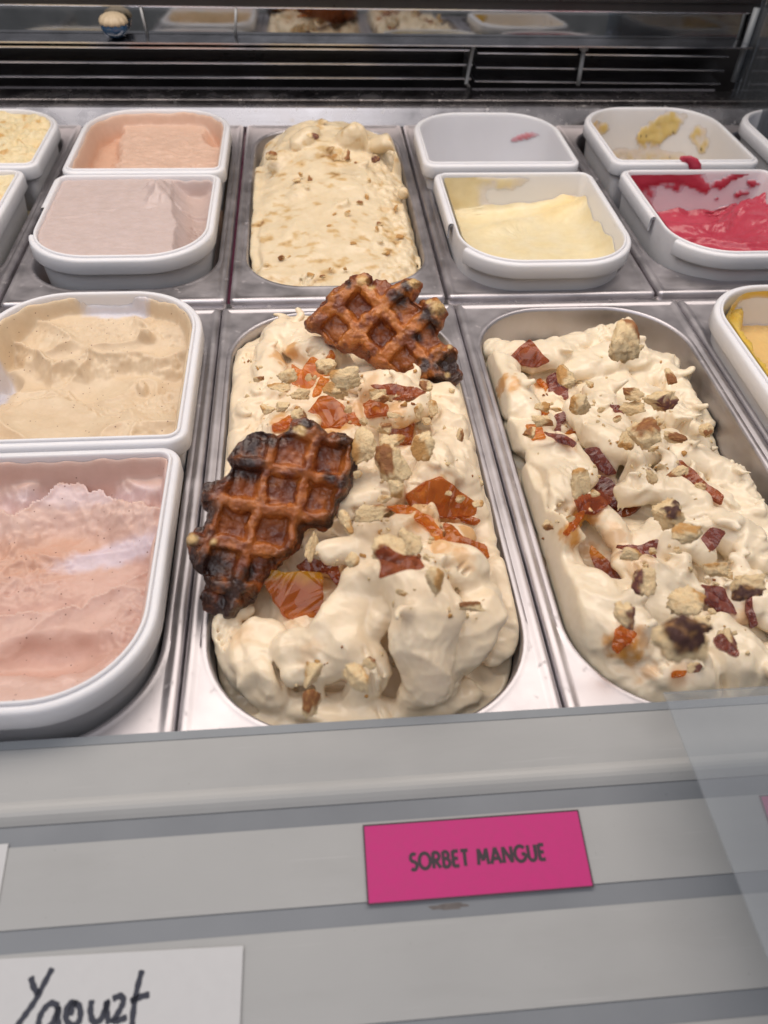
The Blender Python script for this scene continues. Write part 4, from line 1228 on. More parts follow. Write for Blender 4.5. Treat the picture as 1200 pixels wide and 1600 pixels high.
for i in range(40):      # broad petals pressed in with the spatula: sunk at the start, lifted at the lip
    a = rng.uniform(-2.2, -0.6) if rng.rand() < 0.7 else rng.uniform(0, 6.28); x, y = rng.uniform(-58, 58), rng.uniform(-300, -25)
    L = rng.uniform(12, 26); z = float(base_mid(np.array(x), np.array(y))); r = rng.uniform(6.5, 11)
    p = [(x, y, z - r * .7), (x + L * .5 * math.cos(a), y + L * .5 * math.sin(a), z - r * .15), (x + L * math.cos(a + .4), y + L * math.sin(a + .4), z + r * .05)]
    ROPES_MID.append((p, [r * .9, r, r * rng.uniform(.55, .8)]))
V, Q = cream_volume((-75, 75, -343, -12), base_mid, ROPES_MID, pan_clip(-74.2, 74.2, -343.2, -12.8, 52), seed=11, calm=100.0)
SYRUP_MID = [
    (-40.5, -92.6, 17.2, 7, 0.6),
    (-34.3, -85.6, 19.5, 5, 0.6),
    (-43.7, -138.9, 31.7, 6, 0.5),
    (-24.9, -110.5, 10.0, 8, 0.5),
    (-10.5, -168.7, 46.4, 6, 0.4),
    (-27.9, -183.7, 48.0, 7, 0.5),
    (-10.6, -159.0, 15.9, 10, 0.7),
    (5.1, -144.7, 15.7, 6, 0.5),
    (25.1, -168.1, 33.6, 8, 0.5),
    (13.0, -137.6, 28.9, 8, 0.35),
    (29.7, -181.7, 54.9, 10, 0.45),
    (-39.5, -165.3, 24.6, 8, 0.6),
    (32.9, -170.7, 16.8, 9, 0.5),
    (42.6, -234.3, 18.6, 12, 0.6),
    (29.7, -249.9, 35.4, 10, 0.5),
    (55.2, -256.8, 22.9, 9, 0.6),
    (7.8, -316.5, 76.8, 9, 0.5),
    (-19.7, -259.1, -1.3, 8, 0.55),
    (-11.5, -259.5, 6.2, 6, 0.5),
    (-34.1, -283.1, 2.5, 7, 0.35),
    (21.8, -235.6, 34.8, 6, 0.3),
    (4.4, -310.3, 81.2, 6, 0.35),
    (35.7, -273.2, 37.7, 8, 0.5),
    (-63.3, -42.6, -45.0, 5, 0.35),
    (-16.7, -139.5, 44.8, 6, 0.35),
    (43.4, -281.8, 38.0, 6, 0.4),
    (-59.1, -295.4, 6.2, 7, 0.25),
    (-28.0, -314.0, 15.3, 6, 0.2),
]
def stain_col(x, y, z, syrup, base_a, base_b, seed):
    n = 0.5 + 0.5 * np.clip(fbm(x / 16, y / 16, z / 16, seed, 2), -1, 1)
    c = mixc(base_a, base_b, n)
    wet = 0.12 + 0.15 * n
    for (sx, sy, sz, r, k) in syrup:
        d = np.sqrt((x - sx) ** 2 + (y - sy) ** 2 + ((z - sz) * 0.6) ** 2) / (r * 1.2) + 0.45 * fbm(x / 6, y / 6, z / 6, seed + 3, 3)
        f = (1 - sstep(0.35, 1.1, d)) * k
        c = mixc(c, colr(0.66, 0.30, 0.045), np.clip(f * 1.15, 0, 1)); wet = np.maximum(wet, f)
    return c, wet
def c_mid(x, y, z, N):
    c, wet = stain_col(x, y, z, SYRUP_MID, colr(0.85, 0.69, 0.49), colr(0.88, 0.755, 0.57), 211)
    return np.column_stack([c, wet])
CREAM_MID = finish_cream('whipped cream coloured ice cream with two waffles and amber shards stuck in it', V, Q, c_mid, (0, -178, -40), 212)

# right pan
def base_rig(x, y):
    X = x - PITCH_F
    b = np.interp(y, [-350, -320, -250, -160, -80, -40, -12], [-14, -12, -11, -10, -12, -18, -29])
    return b - 13 * sstep(18, 74, X) + 4.5 * perlin(x / 24, y / 30, 0, 221) + 2.0 * perlin(x / 11, y / 13, 0, 222)
ROPES_RIG = [
    ([(107.3, -57.6, -6.0), (129.2, -70.6, -3.0), (166.4, -53.1, -8.0), (203.7, -38.3, -8.0)], [10, 12, 12, 9]),
    ([(198.3, -45.6, -14.0), (201.7, -43.3, -2.0), (202.5, -40.2, 4.0)], [13, 10, 5]),
    ([(101.4, -84.8, 0.0), (105.2, -119.0, 2.0), (114.8, -142.0, 2.0)], [12, 14, 10]),
    ([(157.2, -85.2, -4.0), (188.1, -71.5, -4.0), (228.0, -69.5, -12.0)], [10, 13, 10]),
    ([(220.6, -84.3, -12.0), (226.9, -99.2, -12.0), (226.7, -121.8, -16.0)], [10, 11, 9]),
    ([(161.0, -114.7, 2.0), (161.4, -142.3, 3.0), (164.8, -165.7, 2.0)], [9, 11, 8]),
    ([(144.4, -131.3, 0.0), (151.0, -162.6, 5.0), (169.1, -180.9, 5.0), (193.1, -162.4, -2.0)], [9, 11, 10, 8]),
    ([(186.3, -134.8, -4.0), (208.6, -133.3, -6.0), (222.1, -149.9, -14.0)], [8, 11, 9]),
    ([(187.2, -179.7, -2.0), (208.1, -178.5, -4.0), (225.3, -200.9, -10.0), (230.4, -233.3, -14.0)], [8, 12, 13, 11]),
    ([(98.5, -154.1, 0.0), (113.7, -171.3, 4.0), (129.1, -194.3, 4.0)], [12, 14, 11]),
    ([(110.3, -184.6, 6.0), (114.5, -210.3, 10.0), (107.9, -225.8, 6.0)], [9, 11, 8]),
    ([(96.9, -199.0, 0.0), (101.7, -223.5, 4.0), (100.7, -248.6, 6.0)], [11, 13, 9]),
    ([(92.1, -244.5, 2.0), (100.4, -247.8, 14.0), (111.5, -251.6, 16.0)], [12, 12, 3.5]),
    ([(99.9, -250.4, 8.0), (102.3, -264.4, 4.0), (109.2, -271.6, 2.0)], [10, 11, 8]),
    ([(101.6, -272.0, -2.0), (109.8, -287.7, 2.0), (119.7, -302.5, 3.0), (121.4, -309.7, 0.0)], [15, 19, 17, 9]),
    ([(103.7, -293.1, -6.0), (117.2, -314.9, -8.0), (138.8, -327.4, -10.0)], [14, 14, 11]),
    ([(154.1, -211.3, 4.0), (170.9, -209.1, 6.0), (186.5, -221.2, 2.0)], [9, 12, 9]),
    ([(146.0, -253.9, 4.0), (160.3, -249.3, 8.0), (176.6, -255.7, 4.0)], [9, 12, 9]),
    ([(135.6, -263.8, 6.0), (146.1, -272.9, 6.0), (157.2, -282.7, 2.0)], [8, 12, 9]),
    ([(123.9, -282.2, 4.0), (137.4, -291.0, 4.0), (149.9, -294.1, 2.0)], [9, 12, 8]),
    ([(129.0, -226.9, 6.0), (134.4, -243.3, 8.0), (137.5, -253.4, 4.0)], [7, 9, 4]),
    ([(182.5, -233.8, 0.0), (199.9, -237.7, -2.0), (212.9, -253.6, -6.0)], [10, 14, 12]),
    ([(132.9, -317.6, 0.0), (146.7, -324.2, -2.0), (156.4, -331.0, -6.0)], [11, 13, 6]),
    ([(162.7, -304.9, 0.0), (171.6, -315.8, -1.0), (182.8, -327.5, -6.0)], [10, 15, 11]),
    ([(181.4, -290.6, 0.0), (197.7, -283.6, 0.0), (200.6, -294.3, -2.0)], [10, 13, 10]),
    ([(167.9, -305.5, 3.0), (172.9, -310.9, 5.0), (173.7, -318.7, 3.0)], [3, 3.5, 2]),
    ([(198.6, -202.3, -2.0), (212.2, -219.9, -6.0), (219.5, -250.5, -10.0)], [5, 6, 5]),
    ([(188.3, -195.2, 2.0), (204.1, -207.9, -2.0), (217.1, -228.3, -8.0)], [4, 5, 4]),
]
for i in range(60):
    a = rng.uniform(-2.0, 0.1); x, y = PITCH_F + rng.uniform(-64, 60), rng.uniform(-325, -45)
    L = rng.uniform(16, 34); z = float(base_rig(np.array(x), np.array(y))); r = rng.uniform(8, 14)
    p = [(x, y, z - r * .7), (x + L * .5 * math.cos(a), y + L * .5 * math.sin(a), z - r * .2), (x + L * math.cos(a - .5), y + L * math.sin(a - .5), z)]
    ROPES_RIG.append((p, [r * .9, r, r * rng.uniform(.5, .8)]))
V, Q = cream_volume((PITCH_F - 75, PITCH_F + 75, -343, -12), base_rig, ROPES_RIG, pan_clip(PITCH_F - 74.2, PITCH_F + 74.2, -343.2, -12.8, 52), seed=31, k=2.8, groove=0.12, wisps=210)
SYRUP_RIG = [
    (98.8, -114.8, 9.2, 7, 0.75),
    (102.7, -123.4, 13.0, 5, 0.6),
    (133.5, -87.9, -11.9, 6, 0.6),
    (108.6, -173.3, 30.0, 8, 0.5),
    (98.1, -193.2, 33.2, 6, 0.6),
    (124.3, -180.6, 16.6, 6, 0.35),
    (121.6, -230.9, 10.6, 9, 0.55),
    (106.1, -254.6, 22.0, 7, 0.8),
    (118.6, -233.1, 5.5, 6, 0.8),
    (130.9, -252.5, 11.0, 10, 0.35),
    (114.5, -318.6, 16.3, 8, 0.8),
    (123.6, -316.3, 13.1, 6, 0.5),
    (118.6, -318.2, 12.6, 6, 0.6),
    (146.4, -203.5, -8.5, 8, 0.3),
    (126.3, -326.1, 3.0, 5, 0.4),
    (184.4, -299.7, 4.0, 6, 0.4),
    (137.5, -271.3, 14.7, 8, 0.3),
    (139.2, -329.2, 6.5, 6, 0.3),
    (124.0, -242.8, -7.2, 5, 0.4),
]
def c_rig(x, y, z, N):
    c, wet = stain_col(x, y, z, SYRUP_RIG, colr(0.84, 0.71, 0.52), colr(0.88, 0.77, 0.60), 231)
    return np.column_stack([c, wet])
CREAM_RIG = finish_cream('pale whipped ice cream in soft waves strewn with crumbs, in the right pan', V, Q, c_rig, (PITCH_F, -178, -40), 232)

# heaped nougat cream in the back pan
def base_back(x, y):
    b = np.interp(y, [24, 45, 100, 170, 235, 268, 296, 322], [-8, -1, 9, 19, 28, 29, 17, -16])
    u = np.abs(x - 2 + 3 * perlin(x / 22, y / 22, 0, 243)) / 70
    b = b + 3.0 * sstep(120, 250, y) - (7 + 22 * sstep(60, 270, y)) * u ** 2.2 - 12 * sstep(0.86, 1.0, u)
    face = (0.55 - np.abs(perlin(x / 44 + 0.3 * perlin(x / 22, y / 22, 0, 246), y / 30, 0, 245))) ** 2
    return b + 1.5 * perlin(x / 34, y / 26, 0, 241) + 4.5 * face + (0.35 + 3.2 * sstep(22, 50, x)) * fbm(x / 9, y / 9, 0, 242, 3)
ROPES_BACK = [
    ([(19.3, 230.1, 26.0), (23.0, 223.5, 38.0), (23.5, 222.1, 44.0)], [14, 10, 4]),
    ([(-24.4, 225.0, 28.0), (-18.4, 228.4, 34.0), (-12.4, 234.7, 35.0)], [10, 9, 6]),
    ([(45.5, 225.5, 26.0), (53.0, 213.3, 34.0), (61.1, 206.8, 32.0)], [10, 9, 6]),
    ([(-42.0, 211.6, 22.0), (-47.9, 200.6, 18.0)], [9, 7]),
    ([(62.5, 155.5, 14.0), (67.5, 150.9, 16.0)], [6, 3]),
    ([(-63.4, 216.0, 6.0), (-63.6, 146.9, 2.0), (-63.6, 84.0, -6.0)], [6, 5, 6]),
    ([(-64.5, 85.5, -4.0), (-62.1, 61.9, -8.0)], [4, 4]),
    ([(68.4, 75.1, -6.0), (69.8, 63.1, -8.0)], [3, 2.5]),
]
V, Q = cream_volume((-70, 72, 26, 339), base_back, ROPES_BACK, pan_clip(-69.2, 70.7, 27.3, 337.7, 46), h=1.15, seed=51, groove=0.1, warp=(2.5, 0.8), ztop=60, fold=0.35, wisps=26)
def c_back(x, y, z, N):
    n = 0.5 + 0.5 * np.clip(fbm(x / 16, y / 16, z / 16, 251, 2), -1, 1)
    c = mixc(colr(0.74, 0.60, 0.40), colr(0.79, 0.67, 0.48), n)
    p = fbm(x / 13, y / 9, z / 9, 252, 4) + 0.55 * perlin(x / 36, y / 26, 0, 253) - 0.12
    low = sstep(150, 40, y) * 0.10 + sstep(25, 55, x) * 0.16
    c = mixc(c, colr(0.62, 0.42, 0.19), sstep(0.12, 0.6, p + low) * 0.85)
    c = mixc(c, colr(0.30, 0.15, 0.05), sstep(0.62, 0.95, p + low) * 0.85)
    return np.column_stack([c, 0.12 + 0.1 * n])
CREAM_BACK = finish_cream('heap of nougat cream scraped smooth in front, with brown flecks, in the back pan', V, Q, c_back, (0, 182, -40), 252, fine=0.16)


# ------------------------------------------------------------------ waffles
def poly_sdf(U, W, poly):
    P = np.array(poly, np.float32); d = np.full(U.shape, 1e9, np.float32); s = np.ones(U.shape, np.float32)
    n = len(P)
    for i in range(n):
        a, b_ = P[i], P[i - 1]
        ex, ey = b_ - a
        wx, wy = U - a[0], W - a[1]
        t = np.clip((wx * ex + wy * ey) / (ex * ex + ey * ey + 1e-9), 0, 1)
        d = np.minimum(d, (wx - ex * t) ** 2 + (wy - ey * t) ** 2)
        c1, c2, c3 = W >= a[1], W < b_[1], ex * wy > ey * wx
        flip = (c1 & c2 & c3) | (~c1 & ~c2 & ~c3)
        s = np.where(flip, -s, s)
    return s * np.sqrt(d)

def make_waffle(label, p0, tx, ty, outline, g0, ga, gb, color, seed, T=8.5, depth=5.9, h=0.6):
    U0 = np.array(outline)
    us = np.arange(U0[:, 0].min() - 5, U0[:, 0].max() + 5, h, dtype=np.float32); vs = np.arange(U0[:, 1].min() - 5, U0[:, 1].max() + 5, h, dtype=np.float32)
    ws = np.arange(-T - 5, T + 5, h, dtype=np.float32)
    A = np.linalg.inv(np.array([ga, gb]).T)
    UU, VV = np.meshgrid(us, vs, indexing='ij')
    wu = UU + 1.9 * perlin(UU / 10, VV / 10, 0, seed) + 0.5 * perlin(UU / 3.5, VV / 3.5, 0, seed + 2)
    wv = VV + 1.9 * perlin(UU / 10, VV / 10, 4, seed + 1) + 0.5 * perlin(UU / 3.5, VV / 3.5, 4, seed + 3)
    d2 = poly_sdf(wu, wv, outline) - 1.3
    gi = A[0, 0] * (wu - g0[0]) + A[0, 1] * (wv - g0[1]); gj = A[1, 0] * (wu - g0[0]) + A[1, 1] * (wv - g0[1])
    # distance from the middle of each pocket, in mm
    pu = np.abs(gi - np.floor(gi) - 0.5) * np.linalg.norm(ga); pv = np.abs(gj - np.floor(gj) - 0.5) * np.linalg.norm(gb)
    cell = perlin(np.floor(gi) * 1.37 + 0.5, np.floor(gj) * 1.91 + 0.5, 0.5, seed) * 3.0
    Wz = ws[None, None, :]
    thick = T + 1.7 * perlin(UU / 13, VV / 13, 1, seed + 7) - 3.0 * sstep(-6, 0, d2)
    r = 5.0
    qa = np.maximum(d2[:, :, None] + r, 0); qb = np.maximum(np.abs(Wz) - thick[:, :, None] + r, 0)
    inner = np.minimum(np.maximum(d2[:, :, None] + r, np.abs(Wz) - thick[:, :, None] + r), 0)
    F = np.hypot(qa, qb) + inner - r
    half = 7.6 + 0.7 * perlin(UU / 8, VV / 8, 2, seed + 4)[:, :, None] - 0.34 * (thick[:, :, None] - Wz)              # pockets narrow downwards
    pk = np.maximum(np.maximum(pu[:, :, None], pv[:, :, None]) - half, (thick - depth + cell)[:, :, None] - Wz)
    F = smax(F, -pk, 1.5)
    F[0] = F[-1] = 4; F[:, 0] = F[:, -1] = 4; F[:, :, 0] = F[:, :, -1] = 4
    V, Q = vdb_mesh(F, (us[0], vs[0], ws[0]), h)
    N = vnormals(V, Q)
    x, y, z = V.T
    V = V + N * (0.75 * fbm(x / 4.5, y / 4.5, z / 4.5, seed + 9, 3) - 0.35 * np.abs(fbm(x / 1.9, y / 1.9, z / 1.9, seed + 12, 2)))[:, None]
    iu = np.clip(((x - us[0]) / h).astype(int), 0, len(us) - 1); iv = np.clip(((y - vs[0]) / h).astype(int), 0, len(vs) - 1)
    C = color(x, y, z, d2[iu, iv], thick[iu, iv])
    tx, ty = math.radians(tx), math.radians(ty)
    nn = Vector((math.sin(ty), -math.sin(tx) * math.cos(ty), math.cos(tx) * math.cos(ty)))
    u = (Vector((1, 0, 0)) - nn * nn.x).normalized(); v = nn.cross(u)
    o = link('waffle', make_mesh('waffle', V * MM, Q, M['waffle'], C))
    # the photographed face is the traced one: keep it in place and let the body lie behind it
    o.matrix_world = Matrix.Translation(Vector(p0) * MM - nn * (T * 0.6) * MM) @ Matrix(((u.x, v.x, nn.x), (u.y, v.y, nn.y), (u.z, v.z, nn.z))).to_4x4()
    return tag(o, label, 'waffle', 'waffles stuck in the cream')

W1 = [(8.8, 40.4), (12.4, 46.3), (18.2, 47.5), (24.0, 43.3), (26.2, 37.4), (29.7, 39.9), (36.5, 39.8), (41.9, 35.9), (41.1, 26.6), (42.1, 21.5), (39.0, 17.3), (37.0, 10.6), (32.1, 5.7), (30.6, 0.7), (23.6, -7.8), (17.0, -6.3), (14.0, -10.3), (10.9, -15.1), (5.8, -19.9), (-0.9, -25.3), (-5.9, -30.7), (-10.9, -36.9), (-11.9, -40.9), (-18.3, -44.9), (-20.0, -47.2), (-27.8, -46.4), (-33.9, -42.5), (-35.3, -36.8), (-31.7, -32.3), (-32.7, -27.8), (-38.0, -22.0), (-39.7, -15.6), (-40.0, -9.6), (-37.2, -6.1), (-32.8, -5.0), (-31.6, -1.5), (-30.3, 2.5), (-32.9, 6.6), (-32.8, 11.5), (-29.9, 16.3), (-24.3, 18.2), (-19.5, 20.1), (-18.1, 24.2), (-19.2, 28.3), (-15.8, 34.0), (-11.6, 38.9), (-6.7, 40.1), (-0.3, 39.2), (3.0, 37.6)]
W2 = [(-49.0, 5.2), (-47.5, 8.8), (-39.2, 17.0), (-30.5, 26.5), (-22.9, 31.0), (-15.4, 33.8), (-10.8, 34.9), (-7.2, 32.5), (-6.8, 30.3), (-3.1, 32.3), (1.0, 31.7), (5.4, 27.0), (9.1, 28.2), (14.6, 31.0), (20.1, 30.8), (25.0, 27.9), (24.4, 23.9), (19.8, 19.7), (18.8, 17.5), (23.0, 13.8), (24.3, 17.7), (28.0, 19.3), (33.4, 17.8), (37.8, 13.6), (39.0, 8.2), (36.6, 2.9), (33.4, -0.5), (34.6, -6.8), (37.3, -9.6), (41.8, -9.8), (44.9, -14.4), (43.8, -20.7), (46.0, -27.0), (46.4, -30.7), (42.2, -35.0), (37.6, -35.3), (33.1, -32.5), (27.6, -32.7), (21.2, -29.8), (17.6, -27.8), (15.8, -25.0), (7.5, -25.6), (0.2, -22.6), (-6.2, -19.7), (-11.6, -15.8), (-19.8, -11.9), (-24.4, -10.8), (-28.1, -8.8), (-36.3, -3.0), (-38.9, 1.6), (-45.4, 1.9)]
GOLD, ORANGE, RUST, BURNT, DOUGH = colr(0.58, 0.22, 0.045), colr(0.44, 0.120, 0.020), colr(0.17, 0.036, 0.012), colr(0.030, 0.013, 0.011), colr(0.72, 0.50, 0.22)
def spot(x, y, cx, cy, r, seed):
    return 1 - sstep(0.30, 1.25, np.hypot(x - cx, y - cy) / r + 0.35 * fbm(x / 4, y / 4, 0, seed, 3))
def waffle_colour(base, burn, dough, seed, edge_burn, glaze):
    def f(x, y, z, d2, th):
        n = 0.5 + 0.5 * np.clip(fbm(x / 8, y / 8, z / 8, seed, 4), -1, 1)
        up = sstep(0.5, 6.5, z + 2.0 * perlin(x / 13, y / 13, 0, seed + 8))                                 # rises with height: rust low in the pockets, golden on the ribs
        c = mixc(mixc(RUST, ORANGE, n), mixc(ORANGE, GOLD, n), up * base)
        c = mixc(c, RUST, sstep(0.0, 0.5, fbm(x / 11, y / 11, z / 11, seed + 5, 3)) * 0.85)
        b = np.zeros_like(x)
        for (bx, by, r) in burn: b = np.maximum(b, spot(x, y, bx, by, r, seed + 1))
        b = np.maximum(b, edge_burn * sstep(-9, -1, d2) * sstep(0.15, 0.55, n))
        c = mixc(c, BURNT, np.clip(b, 0, 1) * 0.96)
        k = np.zeros_like(x)
        for (bx, by, r) in dough: k = np.maximum(k, spot(x, y, bx, by, r, seed + 2))
        c = mixc(c, DOUGH, k * 0.9)
        wet = np.clip(glaze + 1.0 * sstep(0.35, 0.75, 0.5 + 0.5 * perlin(x / 7, y / 7, z / 7, seed + 3)) * (1 - k), 0, 1)
        return np.column_stack([c, wet * 0.8])
    return f
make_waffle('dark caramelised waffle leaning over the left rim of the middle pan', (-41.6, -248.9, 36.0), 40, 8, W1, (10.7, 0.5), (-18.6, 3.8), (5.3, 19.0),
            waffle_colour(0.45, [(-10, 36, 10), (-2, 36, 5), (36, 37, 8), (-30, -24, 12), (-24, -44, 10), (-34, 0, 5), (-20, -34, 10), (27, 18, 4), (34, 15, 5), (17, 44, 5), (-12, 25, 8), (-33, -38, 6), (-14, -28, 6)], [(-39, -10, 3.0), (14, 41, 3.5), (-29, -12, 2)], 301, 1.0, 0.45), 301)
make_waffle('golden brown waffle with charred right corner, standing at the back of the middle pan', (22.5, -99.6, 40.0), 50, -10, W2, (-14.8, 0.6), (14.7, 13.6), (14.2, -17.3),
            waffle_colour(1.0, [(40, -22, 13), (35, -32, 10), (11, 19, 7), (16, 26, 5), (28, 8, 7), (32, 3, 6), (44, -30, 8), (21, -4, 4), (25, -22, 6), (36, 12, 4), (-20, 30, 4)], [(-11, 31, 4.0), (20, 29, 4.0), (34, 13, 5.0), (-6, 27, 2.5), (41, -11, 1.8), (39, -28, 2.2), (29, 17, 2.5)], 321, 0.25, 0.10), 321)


# ------------------------------------------------------------------ crumbs, shards and peel strewn on the creams
PALE, TAN, BROWN, DARK, PLUM = colr(0.84, 0.645, 0.38), colr(0.58, 0.31, 0.10), colr(0.30, 0.115, 0.035), colr(0.075, 0.025, 0.018), colr(0.17, 0.055, 0.045)
def chunk_mesh(seed, dims, crust, crust_amt, level=4):
    """A torn piece of waffle: rounded block, a few broken facets, spongy surface, crust on one side."""
    rng = np.random.RandomState(seed)
    bm = bmesh.new(); bmesh.ops.create_icosphere(bm, subdivisions=level, radius=1.0)
    V = np.array([v.co[:] for v in bm.verts]); F = np.array([[v.index for v in f.verts] for f in bm.faces]); bm.free()
    p = 3.2
    V = V / (np.abs(V) ** p).sum(1, keepdims=True) ** (1 / p)
    cd = rng.normal(size=3); cd[2] = abs(cd[2]) * 0.6; cd /= np.linalg.norm(cd)
    for i in range(9):
        n = rng.normal(size=3); n /= np.linalg.norm(n); d = rng.uniform(0.38, 0.92)
        s = V @ n - d
        V = V - np.where(s > 0, s, 0)[:, None] * n * 0.92
    V = V * (1 + 0.20 * fbm(V[:, 0] * 1.7, V[:, 1] * 1.7, V[:, 2] * 1.7, seed, 2)[:, None])
    crusty = sstep(0.10, 0.40, V @ cd + 0.35 * perlin(V[:, 0] * 2, V[:, 1] * 2, V[:, 2] * 2, seed + 5) - 0.6 + crust_amt)
    rough = 0.13 * fbm(V[:, 0] * 4.5, V[:, 1] * 4.5, V[:, 2] * 4.5, seed + 1, 5, 0.68) - 0.05 * np.abs(perlin(V[:, 0] * 6, V[:, 1] * 6, V[:, 2] * 6, seed + 8))
    N = V / np.linalg.norm(V, axis=1, keepdims=True)
    V = V + N * (rough * (1 - 0.6 * crusty))[:, None]
    n2 = 0.5 + 0.5 * np.clip(fbm(V[:, 0] * 2.5, V[:, 1] * 2.5, V[:, 2] * 2.5, seed + 2, 3), -1, 1)
    pale = mixc(PALE * 0.92, PALE * 1.1, n2); pale = mixc(pale, TAN, 0.35 * sstep(0.55, 0.8, n2))
    cr = mixc(np.array(crust), TAN, 0.7 * sstep(0.5, 0.85, n2))
    C = mixc(pale, cr, crusty)
    C = np.column_stack([C, 0.25 * crusty])
    return make_mesh('waffle_crumb', V * np.array(dims) * 0.5 * MM, F, M['crumb'], C)

def shard_mesh(seed, poly, thick, color, edge=None, bend=0.0):
    """A broken plate of caramel: bevelled polygon with an uneven face."""
    rng = np.random.RandomState(seed); ragged = []
    for (xa, ya), (xb, yb) in zip(poly, poly[1:] + poly[:1]):        # broken, slightly ragged edges
        L = math.hypot(xb - xa, yb - ya); ragged.append((xa, ya))
        for t in ((0.33, 0.67) if L > 7 else (0.5,) if L > 3 else ()):
            j = rng.uniform(-0.07, 0.07) * L
            ragged.append((xa + (xb - xa) * t - (yb - ya) / L * j, ya + (yb - ya) * t + (xb - xa) / L * j))
    poly = ragged
    bm = bmesh.new()
    vs = [bm.verts.new((x * MM, y * MM, 0)) for x, y in poly]
    f = bm.faces.new(vs)
    r = bmesh.ops.extrude_face_region(bm, geom=[f])
    for v in r['geom']:
        if isinstance(v, bmesh.types.BMVert): v.co.z += thick * MM
    bmesh.ops.recalc_face_normals(bm, faces=bm.faces)
    bmesh.ops.bevel(bm, geom=list(bm.edges), offset=min(0.55, thick * 0.28) * MM, segments=2, affect='EDGES')
    bmesh.ops.triangulate(bm, faces=bm.faces)
    bmesh.ops.subdivide_edges(bm, edges=[e for e in bm.edges if e.calc_length() > 2.0 * MM], cuts=2, use_grid_fill=True)
    bmesh.ops.triangulate(bm, faces=bm.faces)
    V = np.array([v.co[:] for v in bm.verts]) / MM; F = np.array([[v.index for v in f.verts] for f in bm.faces]); bm.free()
    x, y = V[:, 0], V[:, 1]
    V[:, 2] += 0.9 * fbm(x / 4, y / 4, 0, seed, 2) * (V[:, 2] > thick * 0.4) + bend * (x / 10) ** 2
    n = 0.5 + 0.5 * np.clip(fbm(x / 4, y / 4, V[:, 2] / 4, seed + 1, 3), -1, 1)
    C = mixc(np.array(color) * 0.72, np.array(color) * 1.25, n)
    if edge is not None:
        C = mixc(C, np.array(edge[0]), sstep(edge[1] - 1.5, edge[1] + 1.5, y + 0.12 * x + 1.5 * perlin(x / 3, y / 3, 0, seed)))
    return make_mesh('caramel_shard', V * MM, F, M['caramel'], C, smooth=False)

